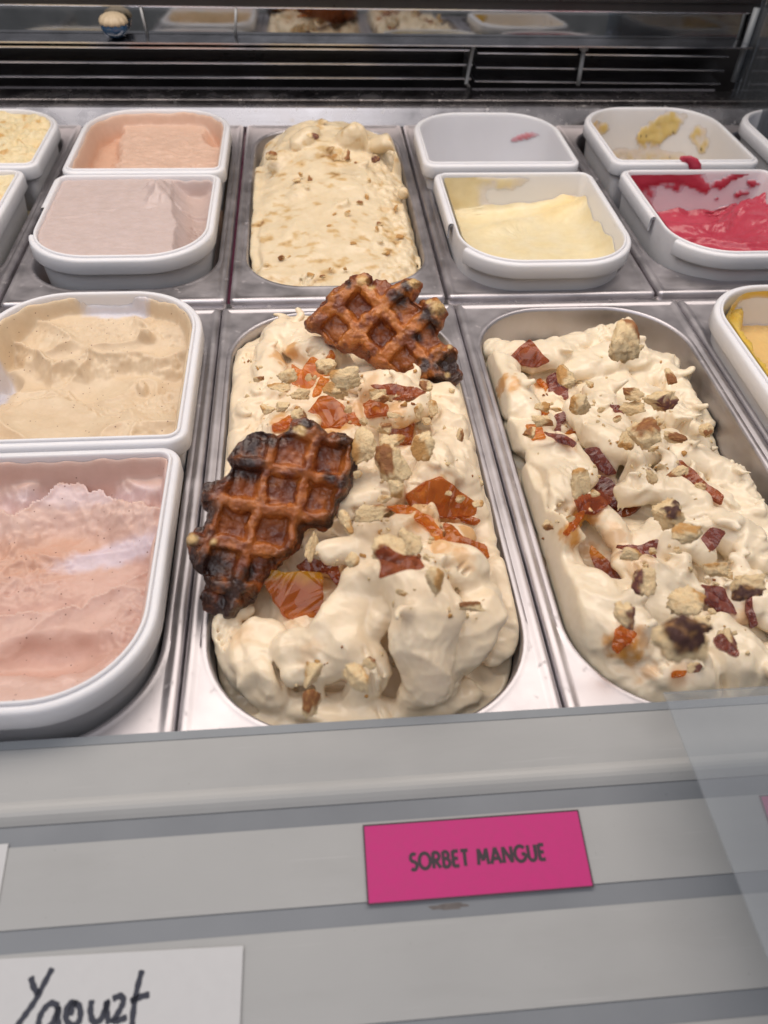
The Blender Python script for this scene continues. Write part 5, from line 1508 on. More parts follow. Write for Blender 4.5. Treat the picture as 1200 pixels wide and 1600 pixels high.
AMBER, DEEP_AMBER, REDAMBER, MAROON = colr(0.74, 0.24, 0.030), colr(0.56, 0.155, 0.022), colr(0.38, 0.095, 0.036), colr(0.25, 0.068, 0.055)
CRUMBS = [   # x, y, z, turn, dims, crust, amount of crust, label, group, seed
    (-1.3, -177.3, 62.3, (0.7, -0.1, 0.01), (20.6, 11.5, 7.7), TAN, 0.10, 'broad pale waffle crumb just under the standing golden waffle', 'waffle crumbs on the middle cream', 1000),
    (-13.1, -141.3, 45.0, (0.8, -0.19, -0.18), (12.4, 9.6, 7.4), BROWN, 0.10, 'pale crumb left of the broad one under the golden waffle', 'waffle crumbs on the middle cream', 1001),
    (-36.2, -146.5, 43.7, (0.57, -0.24, -0.03), (12.3, 11.1, 5.7), TAN, 0.00, 'squarish pale crumb at the left, above the amber spikes', 'waffle crumbs on the middle cream', 1002),
    (-40.4, -141.0, 30.4, (0.49, 0.09, 0.05), (14.8, 6.1, 4.2), TAN, 0.20, 'small pale crumb just below the squarish pale crumb', 'waffle crumbs on the middle cream', 1003),
    (-52.4, -132.1, 30.7, (0.63, -0.12, -0.05), (7.5, 4.6, 2.3), BROWN, 0.50, 'tiny toasted crumb just left of the squarish pale crumb', 'waffle crumbs on the middle cream', 1004),
    (-46.7, -166.0, 34.6, (0.7, -0.03, -0.21), (9.2, 6.5, 3.8), TAN, 0.10, 'small pale crumb just left of the flat amber flake', 'waffle crumbs on the middle cream', 1005),
    (-38.3, -174.1, 43.3, (0.74, -0.1, -0.17), (8.9, 7.0, 4.7), PALE, 0.00, 'small pale crumb just above the flat amber flake', 'waffle crumbs on the middle cream', 1006),
    (-27.5, -153.8, 34.2, (0.82, 0.24, 0.1), (12.3, 7.4, 4.5), PALE, 0.00, 'small pale crumb just above the toasted crumb left of the wet amber lump', 'waffle crumbs on the middle cream', 1007),
    (-29.3, -186.0, 46.3, (0.77, -0.06, -0.24), (10.0, 7.5, 5.8), BROWN, 0.30, 'toasted crumb left of the wet amber lump', 'waffle crumbs on the middle cream', 1008),
    (-8.8, -168.6, 47.5, (0.63, -0.07, -0.16), (14.5, 10.6, 7.3), TAN, 0.30, 'hollow crumb with a toasted edge beside the amber spikes', 'waffle crumbs on the middle cream', 1009),
    (-5.4, -179.7, 58.4, (0.58, -0.12, -0.12), (4.7, 4.1, 2.5), PALE, 0.00, 'tiny pale crumb just right of the hollow crumb', 'waffle crumbs on the middle cream', 1010),
    (14.9, -159.0, 38.1, (0.78, 0.04, -0.13), (9.3, 7.3, 4.6), TAN, 0.10, 'small pale crumb just above the narrow toasted crumb', 'waffle crumbs on the middle cream', 1011),
    (15.4, -162.3, 37.5, (0.58, -0.15, -0.18), (10.6, 5.8, 3.4), BROWN, 0.45, 'narrow toasted crumb pointing at the small amber cube', 'waffle crumbs on the middle cream', 1012),
    (40.0, -170.1, 49.5, (0.39, -0.01, -0.08), (7.6, 8.5, 5.0), BROWN, 0.50, 'toasted crumb under the charred corner of the golden waffle', 'waffle crumbs on the middle cream', 1013),
    (29.4, -184.4, 54.1, (0.72, 0.1, 0.11), (7.3, 4.8, 3.4), TAN, 0.40, 'small toasted crumb just below the red caramel chip', 'waffle crumbs on the middle cream', 1014),
    (35.7, -180.3, 42.9, (0.68, -0.08, 0.04), (5.5, 9.1, 3.4), TAN, 0.20, 'small pale crumb just below the toasted crumb under the charred corner of the golden waffle', 'waffle crumbs on the middle cream', 1015),
    (45.6, -168.0, 34.6, (0.57, -0.22, -0.15), (5.0, 10.2, 3.0), TAN, 0.30, 'small tan crumb just right of the red caramel chip', 'waffle crumbs on the middle cream', 1016),
    (40.8, -180.2, 34.6, (0.47, 0.1, 0.09), (6.9, 4.3, 3.4), TAN, 0.30, 'tiny tan crumb just above the toasted upright crumb', 'waffle crumbs on the middle cream', 1017),
    (20.6, -190.5, 48.1, (0.59, 0.05, -0.26), (7.3, 4.7, 3.4), TAN, 0.30, 'small tan crumb just above the glossy amber cube', 'waffle crumbs on the middle cream', 1018),
    (4.8, -223.6, 54.7, (0.45, -0.17, -0.24), (14.2, 22.0, 7.4), TAN, 0.15, 'tall pale torn crumb right of the dark waffle', 'waffle crumbs on the middle cream', 1019),
    (15.7, -243.5, 63.7, (0.63, -0.16, 0.27), (16.3, 19.1, 8.8), BROWN, 0.25, 'large ragged crumb with grey-white torn face, right of the tall pale one', 'waffle crumbs on the middle cream', 1020),
    (16.4, -222.5, 57.2, (0.62, 0.1, -0.14), (12.3, 8.2, 5.8), TAN, 0.20, 'small flat crumb leaning on top of the ragged one', 'waffle crumbs on the middle cream', 1021),
    (29.8, -233.3, 64.0, (0.77, 0.11, -0.01), (10.8, 15.2, 8.4), TAN, 0.45, 'toasted upright crumb beside the glossy amber cube', 'waffle crumbs on the middle cream', 1022),
    (13.0, -209.9, 55.9, (0.72, 0.08, 0.25), (8.2, 7.7, 5.8), BROWN, 0.50, 'small toasted crumb just left of the glossy amber cube', 'waffle crumbs on the middle cream', 1023),
    (54.2, -204.9, 44.5, (0.53, 0.03, -0.18), (4.6, 10.1, 3.2), BROWN, 0.60, 'little brown crust standing at the right rim of the middle pan', 'waffle crumbs on the middle cream', 1024),
    (3.9, -264.2, 51.6, (0.71, 0.14, 0.28), (18.9, 8.8, 4.9), BROWN, 0.25, 'loaf-like pale crumb with brown underside, right of the dark waffle', 'waffle crumbs on the middle cream', 1025),
    (-8.5, -267.8, 49.6, (0.62, -0.21, -0.01), (7.4, 11.6, 5.6), TAN, 0.10, 'small pale crumb just left of the loaf-like pale crumb', 'waffle crumbs on the middle cream', 1026),
    (13.7, -269.6, 72.5, (0.74, -0.01, -0.03), (8.1, 9.4, 6.3), TAN, 0.30, 'small tan crumb just below the large ragged crumb', 'waffle crumbs on the middle cream', 1027),
    (9.8, -257.6, 52.9, (0.44, -0.21, 0.24), (6.9, 5.3, 3.0), TAN, 0.20, 'small pale crumb just above the loaf-like pale crumb', 'waffle crumbs on the middle cream', 1028),
    (7.2, -312.0, 79.7, (0.42, -0.04, -0.27), (14.1, 12.9, 9.0), BROWN, 0.30, 'chunky crumb with red caramel stuck to it, in the middle of the pan', 'waffle crumbs on the middle cream', 1029),
    (16.3, -298.7, 68.2, (0.72, 0.08, -0.01), (9.3, 12.1, 5.2), TAN, 0.20, 'pale half of the chunky crumb, on its right', 'waffle crumbs on the middle cream', 1030),
    (-24.0, -261.9, 26.6, (0.68, 0.23, -0.04), (7.2, 14.1, 4.2), PALE, 0.00, 'slim white wedge of crumb at the dark waffle edge', 'waffle crumbs on the middle cream', 1031),
    (-6.6, -295.8, 55.5, (0.38, -0.21, 0.28), (6.9, 7.1, 3.6), TAN, 0.20, 'small pale crumb just right of the jagged red caramel spike', 'waffle crumbs on the middle cream', 1032),
    (22.3, -329.3, 79.1, (0.77, -0.16, -0.14), (7.1, 12.6, 4.7), TAN, 0.35, 'crumb wedged between two cream lobes on the right', 'waffle crumbs on the middle cream', 1033),
    (41.1, -316.9, 47.0, (0.8, -0.08, -0.26), (12.7, 6.0, 4.2), BROWN, 0.50, 'brown crust peeping over the teardrop lobe at the right', 'waffle crumbs on the middle cream', 1034),
    (-25.5, -344.7, 46.6, (0.5, 0.12, -0.21), (7.5, 14.2, 5.7), TAN, 0.30, 'pale upper half of the crust stick at the bottom of the middle pan', 'waffle crumbs on the middle cream', 1035),
    (-26.0, -347.8, 30.3, (0.77, 0.11, -0.08), (7.7, 11.6, 5.5), BROWN, 0.80, 'brown lower half of the crust stick at the bottom of the middle pan', 'waffle crumbs on the middle cream', 1036),
    (-8.7, -355.3, 58.7, (0.42, -0.09, -0.05), (10.4, 11.1, 7.4), TAN, 0.15, 'spongy yellow crumb on the lower cream of the middle pan', 'waffle crumbs on the middle cream', 1037),
    (-2.4, -336.7, 39.2, (0.43, 0.19, 0.18), (6.2, 5.2, 4.0), BROWN, 0.35, 'small toasted crumb touching the spongy yellow one', 'waffle crumbs on the middle cream', 1038),
    (58.9, -240.0, 29.4, (0.53, -0.15, -0.16), (6.4, 5.2, 4.1), TAN, 0.30, 'tiny tan crumb just above the dark amber splinter', 'waffle crumbs on the middle cream', 1039),
    (49.8, -241.7, 34.9, (0.83, 0.1, -0.01), (5.0, 3.8, 2.9), TAN, 0.30, 'tiny tan crumb just right of the large glossy amber plate', 'waffle crumbs on the middle cream', 1040),
    (12.4, -309.8, 50.0, (0.77, 0.19, -0.24), (5.3, 3.2, 1.9), TAN, 0.30, 'tiny tan crumb just below the reddish caramel', 'waffle crumbs on the middle cream', 1041),
    (-1.2, -157.3, 26.0, (0.77, 0.17, -0.11), (6.5, 4.4, 2.5), TAN, 0.20, 'tiny pale crumb just above the small amber chip', 'waffle crumbs on the middle cream', 1042),
    (-17.0, -137.3, 29.6, (0.57, 0.02, -0.24), (6.0, 4.6, 2.7), PALE, 0.00, 'tiny pale crumb just above the thin amber sliver', 'waffle crumbs on the middle cream', 1043),
    (6.2, -181.5, 36.1, (0.62, 0.14, -0.16), (6.2, 4.2, 3.2), TAN, 0.20, 'tiny pale crumb just right of the small amber chip', 'waffle crumbs on the middle cream', 1044),
    (-24.5, -123.0, 24.1, (0.73, -0.08, 0.27), (5.4, 4.7, 3.7), PALE, 0.00, 'tiny pale crumb just below the spiky amber caramel piece', 'waffle crumbs on the middle cream', 1045),
    (-0.8, -236.9, 49.5, (0.77, -0.23, -0.27), (4.8, 4.3, 3.1), TAN, 0.30, 'tiny tan crumb just below the tall pale torn crumb', 'waffle crumbs on the middle cream', 1046),
    (43.2, -240.7, 38.7, (0.5, 0.01, -0.21), (4.3, 3.2, 2.3), TAN, 0.30, 'tiny tan crumb just above the large glossy amber plate', 'waffle crumbs on the middle cream', 1047),
    (24.5, -294.9, 54.5, (0.6, 0.16, -0.26), (4.8, 3.8, 3.1), TAN, 0.30, 'tiny tan crumb just right of the pale half of the chunky crumb', 'waffle crumbs on the middle cream', 1048),
    (138.8, -178.2, 83.2, (0.38, 0.19, -0.03), (19.4, 21.9, 12.5), BROWN, 0.15, 'tall crumb crowning the peak at the back of the right pan', 'waffle crumbs on the right cream', 2000),
    (146.6, -178.3, 77.5, (0.39, 0.02, -0.25), (10.5, 8.6, 4.5), PLUM, 0.40, 'reddish scrap clinging to the tall crumb at the back', 'waffle crumbs on the right cream', 2001),
    (126.4, -150.6, 39.3, (0.57, -0.0, 0.05), (12.9, 15.5, 7.1), TAN, 0.25, 'tan crumb with a hole beside the purple shard', 'waffle crumbs on the right cream', 2002),
    (121.7, -188.6, 49.6, (0.54, 0.06, -0.21), (11.9, 10.7, 7.3), TAN, 0.10, 'pale round crumb right of the twisted amber strips', 'waffle crumbs on the right cream', 2003),
    (110.4, -160.4, 26.2, (0.75, -0.17, -0.17), (9.8, 6.9, 4.0), TAN, 0.20, 'small pale crumb just above the upper twisted amber strip', 'waffle crumbs on the right cream', 2004),
    (107.4, -175.1, 28.3, (0.59, -0.25, -0.28), (14.6, 8.9, 5.1), BROWN, 0.20, 'yellowish crumb caught in the twisted amber strips', 'waffle crumbs on the right cream', 2005),
    (96.3, -192.3, 34.2, (0.43, 0.09, 0.18), (8.4, 7.1, 4.6), BROWN, 0.60, 'small toasted crumb just left of the orange caramel lump', 'waffle crumbs on the right cream', 2006),
    (164.7, -155.7, 29.2, (0.7, -0.05, -0.27), (14.1, 8.8, 5.9), BROWN, 0.30, 'rough brown-flecked crumb left of the red-brown one', 'waffle crumbs on the right cream', 2007),
    (165.8, -161.2, 22.9, (0.54, 0.05, -0.22), (14.1, 9.6, 6.0), PALE, 0.00, 'smooth pale crumb below the rough brown-flecked one', 'waffle crumbs on the right cream', 2008),
    (170.8, -179.2, 43.4, (0.76, -0.12, -0.05), (18.6, 12.9, 7.3), PLUM, 0.50, 'red-brown glazed crumb on the right slope of the right pan', 'waffle crumbs on the right cream', 2009),
    (202.8, -125.0, 18.3, (0.49, -0.18, 0.12), (6.4, 15.6, 5.0), BROWN, 0.50, 'thin brown crumb standing on the right slope', 'waffle crumbs on the right cream', 2010),
    (145.1, -218.1, 53.0, (0.66, -0.23, -0.05), (16.9, 15.9, 10.6), BROWN, 0.30, 'big pale crumb with a browned top, centre of the right pan', 'waffle crumbs on the right cream', 2011),
    (145.0, -204.4, 37.0, (0.47, 0.1, -0.26), (9.2, 10.1, 4.6), TAN, 0.30, 'small tan crumb just left of the big pale crumb', 'waffle crumbs on the right cream', 2012),
    (176.8, -195.0, 29.6, (0.84, 0.24, -0.01), (16.4, 6.1, 3.6), BROWN, 0.50, 'flat toasted crumb right of the big pale one', 'waffle crumbs on the right cream', 2013),
    (206.5, -177.4, 17.8, (0.67, -0.02, 0.21), (8.8, 10.6, 6.3), BROWN, 0.60, 'brown crumb at the right edge of the cream', 'waffle crumbs on the right cream', 2014),
    (106.0, -246.2, 47.4, (0.76, -0.23, 0.22), (11.9, 14.7, 6.6), TAN, 0.20, 'porous crumb left of the maroon shard', 'waffle crumbs on the right cream', 2015),
    (153.5, -225.8, 31.3, (0.57, 0.09, -0.02), (7.6, 9.2, 5.4), PLUM, 0.30, 'small tan crumb just left of the grey-brown crumb', 'waffle crumbs on the right cream', 2016),
    (171.9, -218.5, 25.5, (0.41, 0.0, 0.22), (13.0, 5.9, 4.3), BROWN, 0.35, 'grey-brown crumb at the head of the long red strip', 'waffle crumbs on the right cream', 2017),
    (144.0, -265.9, 43.9, (0.46, -0.12, 0.24), (14.6, 14.2, 11.1), DARK, 0.35, 'crumb with a dark burnt crust, right of the red triangle', 'waffle crumbs on the right cream', 2018),
    (140.6, -291.8, 57.8, (0.38, 0.11, -0.05), (14.8, 10.3, 6.2), TAN, 0.15, 'pale egg-shaped crumb below the dark crusted one', 'waffle crumbs on the right cream', 2019),
    (117.5, -307.8, 48.2, (0.59, 0.0, -0.05), (11.4, 13.4, 8.2), PLUM, 0.55, 'dark brown sided crumb right of the large caramel triangle', 'waffle crumbs on the right cream', 2020),
    (121.7, -285.9, 38.5, (0.8, 0.08, 0.17), (10.3, 8.0, 4.7), TAN, 0.20, 'small pale crumb just left of the maroon shard above the dark brown sided crumb', 'waffle crumbs on the right cream', 2021),
    (85.6, -270.5, 44.8, (0.48, 0.21, 0.22), (6.0, 4.9, 3.7), BROWN, 0.50, 'tiny toasted crumb just left of the orange syrup flake', 'waffle crumbs on the right cream', 2022),
    (100.3, -333.8, 56.0, (0.63, -0.19, 0.16), (10.1, 13.5, 6.6), PLUM, 0.35, 'pale crumb with a purple brown flank above the syrup pool', 'waffle crumbs on the right cream', 2023),
    (132.8, -321.7, 49.2, (0.62, -0.19, -0.26), (15.4, 12.2, 6.7), TAN, 0.20, 'large pale crumb with an orange side, above the burnt lump', 'waffle crumbs on the right cream', 2024),
    (156.6, -297.9, 41.1, (0.6, 0.09, 0.17), (12.3, 10.1, 6.9), TAN, 0.15, 'pale crumb above the dark maroon shard', 'waffle crumbs on the right cream', 2025),
    (159.8, -315.4, 51.3, (0.39, 0.07, 0.05), (16.6, 12.7, 10.1), DARK, 0.50, 'crumb topped with dark glaze near the right edge', 'waffle crumbs on the right cream', 2026),
    (94.2, -373.1, 101.5, (0.62, 0.03, 0.22), (16.2, 15.6, 10.9), DARK, 0.75, 'biggest burnt lump near the front of the right pan', 'waffle crumbs on the right cream', 2027),
    (101.6, -374.2, 96.8, (0.62, 0.1, -0.25), (8.1, 10.1, 5.1), TAN, 0.20, 'pale torn side of the biggest burnt lump', 'waffle crumbs on the right cream', 2028),
    (113.3, -358.4, 85.3, (0.4, -0.18, -0.3), (10.6, 5.4, 3.4), DARK, 0.80, 'dark crust ridge joined to the burnt lump', 'waffle crumbs on the right cream', 2029),
    (149.6, -334.2, 35.4, (0.46, 0.01, 0.04), (7.6, 12.0, 4.3), PLUM, 0.60, 'dark red crust right of the burnt lump', 'waffle crumbs on the right cream', 2030),
    (148.3, -131.3, 19.8, (0.59, 0.2, -0.06), (6.5, 5.0, 3.7), TAN, 0.30, 'tiny tan crumb just right of the tan crumb', 'waffle crumbs on the right cream', 2031),
    (148.9, -157.3, 20.5, (0.63, 0.06, -0.14), (5.5, 4.0, 2.9), TAN, 0.20, 'tiny pale crumb just left of the small maroon chip', 'waffle crumbs on the right cream', 2032),
    (128.2, -140.4, 7.9, (0.73, -0.18, 0.02), (7.2, 4.9, 3.8), TAN, 0.30, 'tiny tan crumb just above the hooked maroon shard', 'waffle crumbs on the right cream', 2033),
    (153.1, -172.0, 25.0, (0.37, -0.1, 0.14), (5.3, 3.9, 3.1), BROWN, 0.40, 'tiny toasted crumb just below the small maroon chip', 'waffle crumbs on the right cream', 2034),
    (167.1, -195.1, 22.6, (0.72, 0.04, 0.14), (6.7, 4.6, 2.3), TAN, 0.20, 'tiny pale crumb just below the big pale crumb', 'waffle crumbs on the right cream', 2035),
    (102.4, -254.8, 31.8, (0.82, -0.08, 0.04), (5.1, 3.9, 2.6), TAN, 0.30, 'tiny tan crumb just above the orange syrup flake', 'waffle crumbs on the right cream', 2036),
    (154.6, -271.3, 23.2, (0.63, -0.04, 0.29), (5.3, 4.0, 2.1), TAN, 0.20, 'tiny pale crumb just below the pale egg-shaped crumb', 'waffle crumbs on the right cream', 2037),
    (182.6, -278.6, 10.3, (0.42, -0.23, -0.23), (6.2, 4.9, 3.8), TAN, 0.30, 'tiny tan crumb just right of the pale crumb above the dark maroon shard', 'waffle crumbs on the right cream', 2038),
    (143.9, -267.6, 19.7, (0.71, 0.02, 0.02), (5.3, 4.0, 2.3), TAN, 0.20, 'tiny pale crumb just right of the maroon shard above the dark brown sided crumb', 'waffle crumbs on the right cream', 2039),
    (139.1, -336.9, 21.1, (0.35, -0.05, 0.3), (7.1, 4.9, 3.1), PLUM, 0.50, 'small toasted crumb just right of the orange flake', 'waffle crumbs on the right cream', 2040),
    (121.3, -235.2, 29.2, (0.64, -0.15, 0.25), (6.0, 4.1, 3.1), TAN, 0.20, 'tiny pale crumb just above the red brown plate', 'waffle crumbs on the right cream', 2041),
    (190.6, -216.3, 11.9, (0.66, -0.15, -0.1), (6.0, 4.6, 2.9), BROWN, 0.40, 'tiny toasted crumb just below the long red caramel strip', 'waffle crumbs on the right cream', 2042),
    (162.7, -199.8, 45.0, (0.55, -0.24, 0.1), (5.0, 3.7, 2.2), TAN, 0.30, 'tiny tan crumb just right of the big pale crumb', 'waffle crumbs on the right cream', 2043),
    (-12.9, 199.3, 44.2, (0.65, 0.06, 0.12), (10.9, 6.2, 3.4), PLUM, 0.90, 'red-brown crumb on the crest of the nougat cream', 'crumbs in the nougat cream', 3000),
    (-50.8, 193.7, 29.6, (0.5, 0.13, -0.07), (10.9, 9.9, 5.8), BROWN, 0.40, 'toasted crumb at the left shoulder of the nougat cream', 'crumbs in the nougat cream', 3001),
    (39.5, 186.9, 30.4, (0.8, -0.24, 0.23), (9.7, 7.4, 4.0), PLUM, 0.80, 'dark red crumb at the right shoulder of the nougat cream', 'crumbs in the nougat cream', 3002),
    (13.9, 177.3, 38.0, (0.54, 0.24, -0.04), (8.3, 13.3, 4.9), BROWN, 0.30, 'long brown crumb set in the crest of the nougat cream', 'crumbs in the nougat cream', 3003),
    (-25.4, 173.1, 22.1, (0.56, 0.21, 0.13), (5.3, 4.2, 3.0), TAN, 0.70, 'brown bit sunk in the scraped face of the nougat cream', 'bits in the nougat cream face', 3004),
    (-29.8, 164.3, 20.6, (0.39, -0.07, -0.01), (8.2, 4.8, 3.1), TAN, 0.70, 'brown bit sunk in the scraped face of the nougat cream', 'bits in the nougat cream face', 3005),
    (-17.5, 170.6, 20.3, (0.62, -0.15, -0.0), (6.5, 6.6, 3.8), BROWN, 0.70, 'brown bit sunk in the scraped face of the nougat cream', 'bits in the nougat cream face', 3006),
    (33.9, 167.3, 20.0, (0.69, 0.12, 0.14), (4.1, 4.2, 2.7), TAN, 0.70, 'brown bit sunk in the scraped face of the nougat cream', 'bits in the nougat cream face', 3007),
    (15.9, 174.3, 34.6, (0.58, 0.19, -0.08), (5.3, 4.8, 3.0), TAN, 0.70, 'brown bit sunk in the scraped face of the nougat cream', 'bits in the nougat cream face', 3008),
    (5.6, 195.7, 28.1, (0.85, 0.21, 0.03), (8.5, 6.8, 4.9), TAN, 0.70, 'brown bit sunk in the scraped face of the nougat cream', 'bits in the nougat cream face', 3009),
    (23.2, 131.7, 16.5, (0.66, 0.09, 0.02), (6.2, 4.0, 2.4), BROWN, 0.70, 'brown bit sunk in the scraped face of the nougat cream', 'bits in the nougat cream face', 3010),
    (1.2, 117.9, 12.5, (0.58, -0.21, -0.13), (3.9, 4.5, 2.3), TAN, 0.70, 'brown bit sunk in the scraped face of the nougat cream', 'bits in the nougat cream face', 3011),
    (12.2, 116.5, 14.2, (0.68, 0.23, -0.21), (5.0, 6.2, 2.7), TAN, 0.70, 'brown bit sunk in the scraped face of the nougat cream', 'bits in the nougat cream face', 3012),
    (-2.0, 101.7, 10.1, (0.72, -0.07, 0.0), (7.6, 3.9, 2.0), TAN, 0.70, 'brown bit sunk in the scraped face of the nougat cream', 'bits in the nougat cream face', 3013),
    (38.1, 104.4, 9.9, (0.44, 0.1, 0.06), (6.0, 4.5, 2.3), BROWN, 0.70, 'brown bit sunk in the scraped face of the nougat cream', 'bits in the nougat cream face', 3014),
    (35.5, 96.5, 8.7, (0.83, -0.07, 0.07), (3.8, 6.1, 2.9), TAN, 0.70, 'brown bit sunk in the scraped face of the nougat cream', 'bits in the nougat cream face', 3015),
    (14.8, 77.1, 7.4, (0.6, -0.05, 0.29), (4.8, 3.8, 2.4), TAN, 0.70, 'brown bit sunk in the scraped face of the nougat cream', 'bits in the nougat cream face', 3016),
    (40.2, 67.4, 4.2, (0.42, 0.1, 0.28), (7.4, 4.3, 2.9), TAN, 0.70, 'brown bit sunk in the scraped face of the nougat cream', 'bits in the nougat cream face', 3017),
    (-43.0, 65.1, 2.7, (0.63, -0.24, 0.18), (5.7, 5.9, 4.4), BROWN, 0.70, 'brown bit sunk in the scraped face of the nougat cream', 'bits in the nougat cream face', 3018),
    (-36.9, 67.4, 1.7, (0.72, -0.04, -0.07), (3.7, 3.7, 2.9), TAN, 0.70, 'brown bit sunk in the scraped face of the nougat cream', 'bits in the nougat cream face', 3019),
    (6.8, 46.1, 2.3, (0.4, 0.14, -0.0), (4.6, 4.2, 3.0), TAN, 0.70, 'brown bit sunk in the scraped face of the nougat cream', 'bits in the nougat cream face', 3020),
    (-20.0, 42.0, -1.4, (0.76, -0.05, -0.24), (7.1, 5.7, 3.0), TAN, 0.70, 'brown bit sunk in the scraped face of the nougat cream', 'bits in the nougat cream face', 3021),
    (-10.6, 40.8, -1.1, (0.78, -0.16, 0.17), (5.6, 3.6, 2.0), BROWN, 0.70, 'brown bit sunk in the scraped face of the nougat cream', 'bits in the nougat cream face', 3022),
    (-4.2, 45.8, 2.6, (0.39, -0.03, 0.17), (3.6, 4.2, 2.6), TAN, 0.70, 'brown bit sunk in the scraped face of the nougat cream', 'bits in the nougat cream face', 3023),
    (53.8, 130.2, 11.4, (0.78, -0.06, 0.08), (5.1, 6.4, 3.3), TAN, 0.70, 'brown bit sunk in the scraped face of the nougat cream', 'bits in the nougat cream face', 3024),
    (53.7, 91.0, 6.0, (0.77, 0.17, 0.04), (7.6, 3.9, 2.2), TAN, 0.70, 'brown bit sunk in the scraped face of the nougat cream', 'bits in the nougat cream face', 3025),
    (25.1, 192.6, 23.6, (0.52, 0.05, -0.22), (6.7, 5.0, 3.0), BROWN, 0.70, 'brown bit sunk in the scraped face of the nougat cream', 'bits in the nougat cream face', 3026),
    (29.7, 142.1, 16.1, (0.5, -0.08, -0.11), (4.0, 6.4, 2.6), TAN, 0.70, 'brown bit sunk in the scraped face of the nougat cream', 'bits in the nougat cream face', 3027),
]
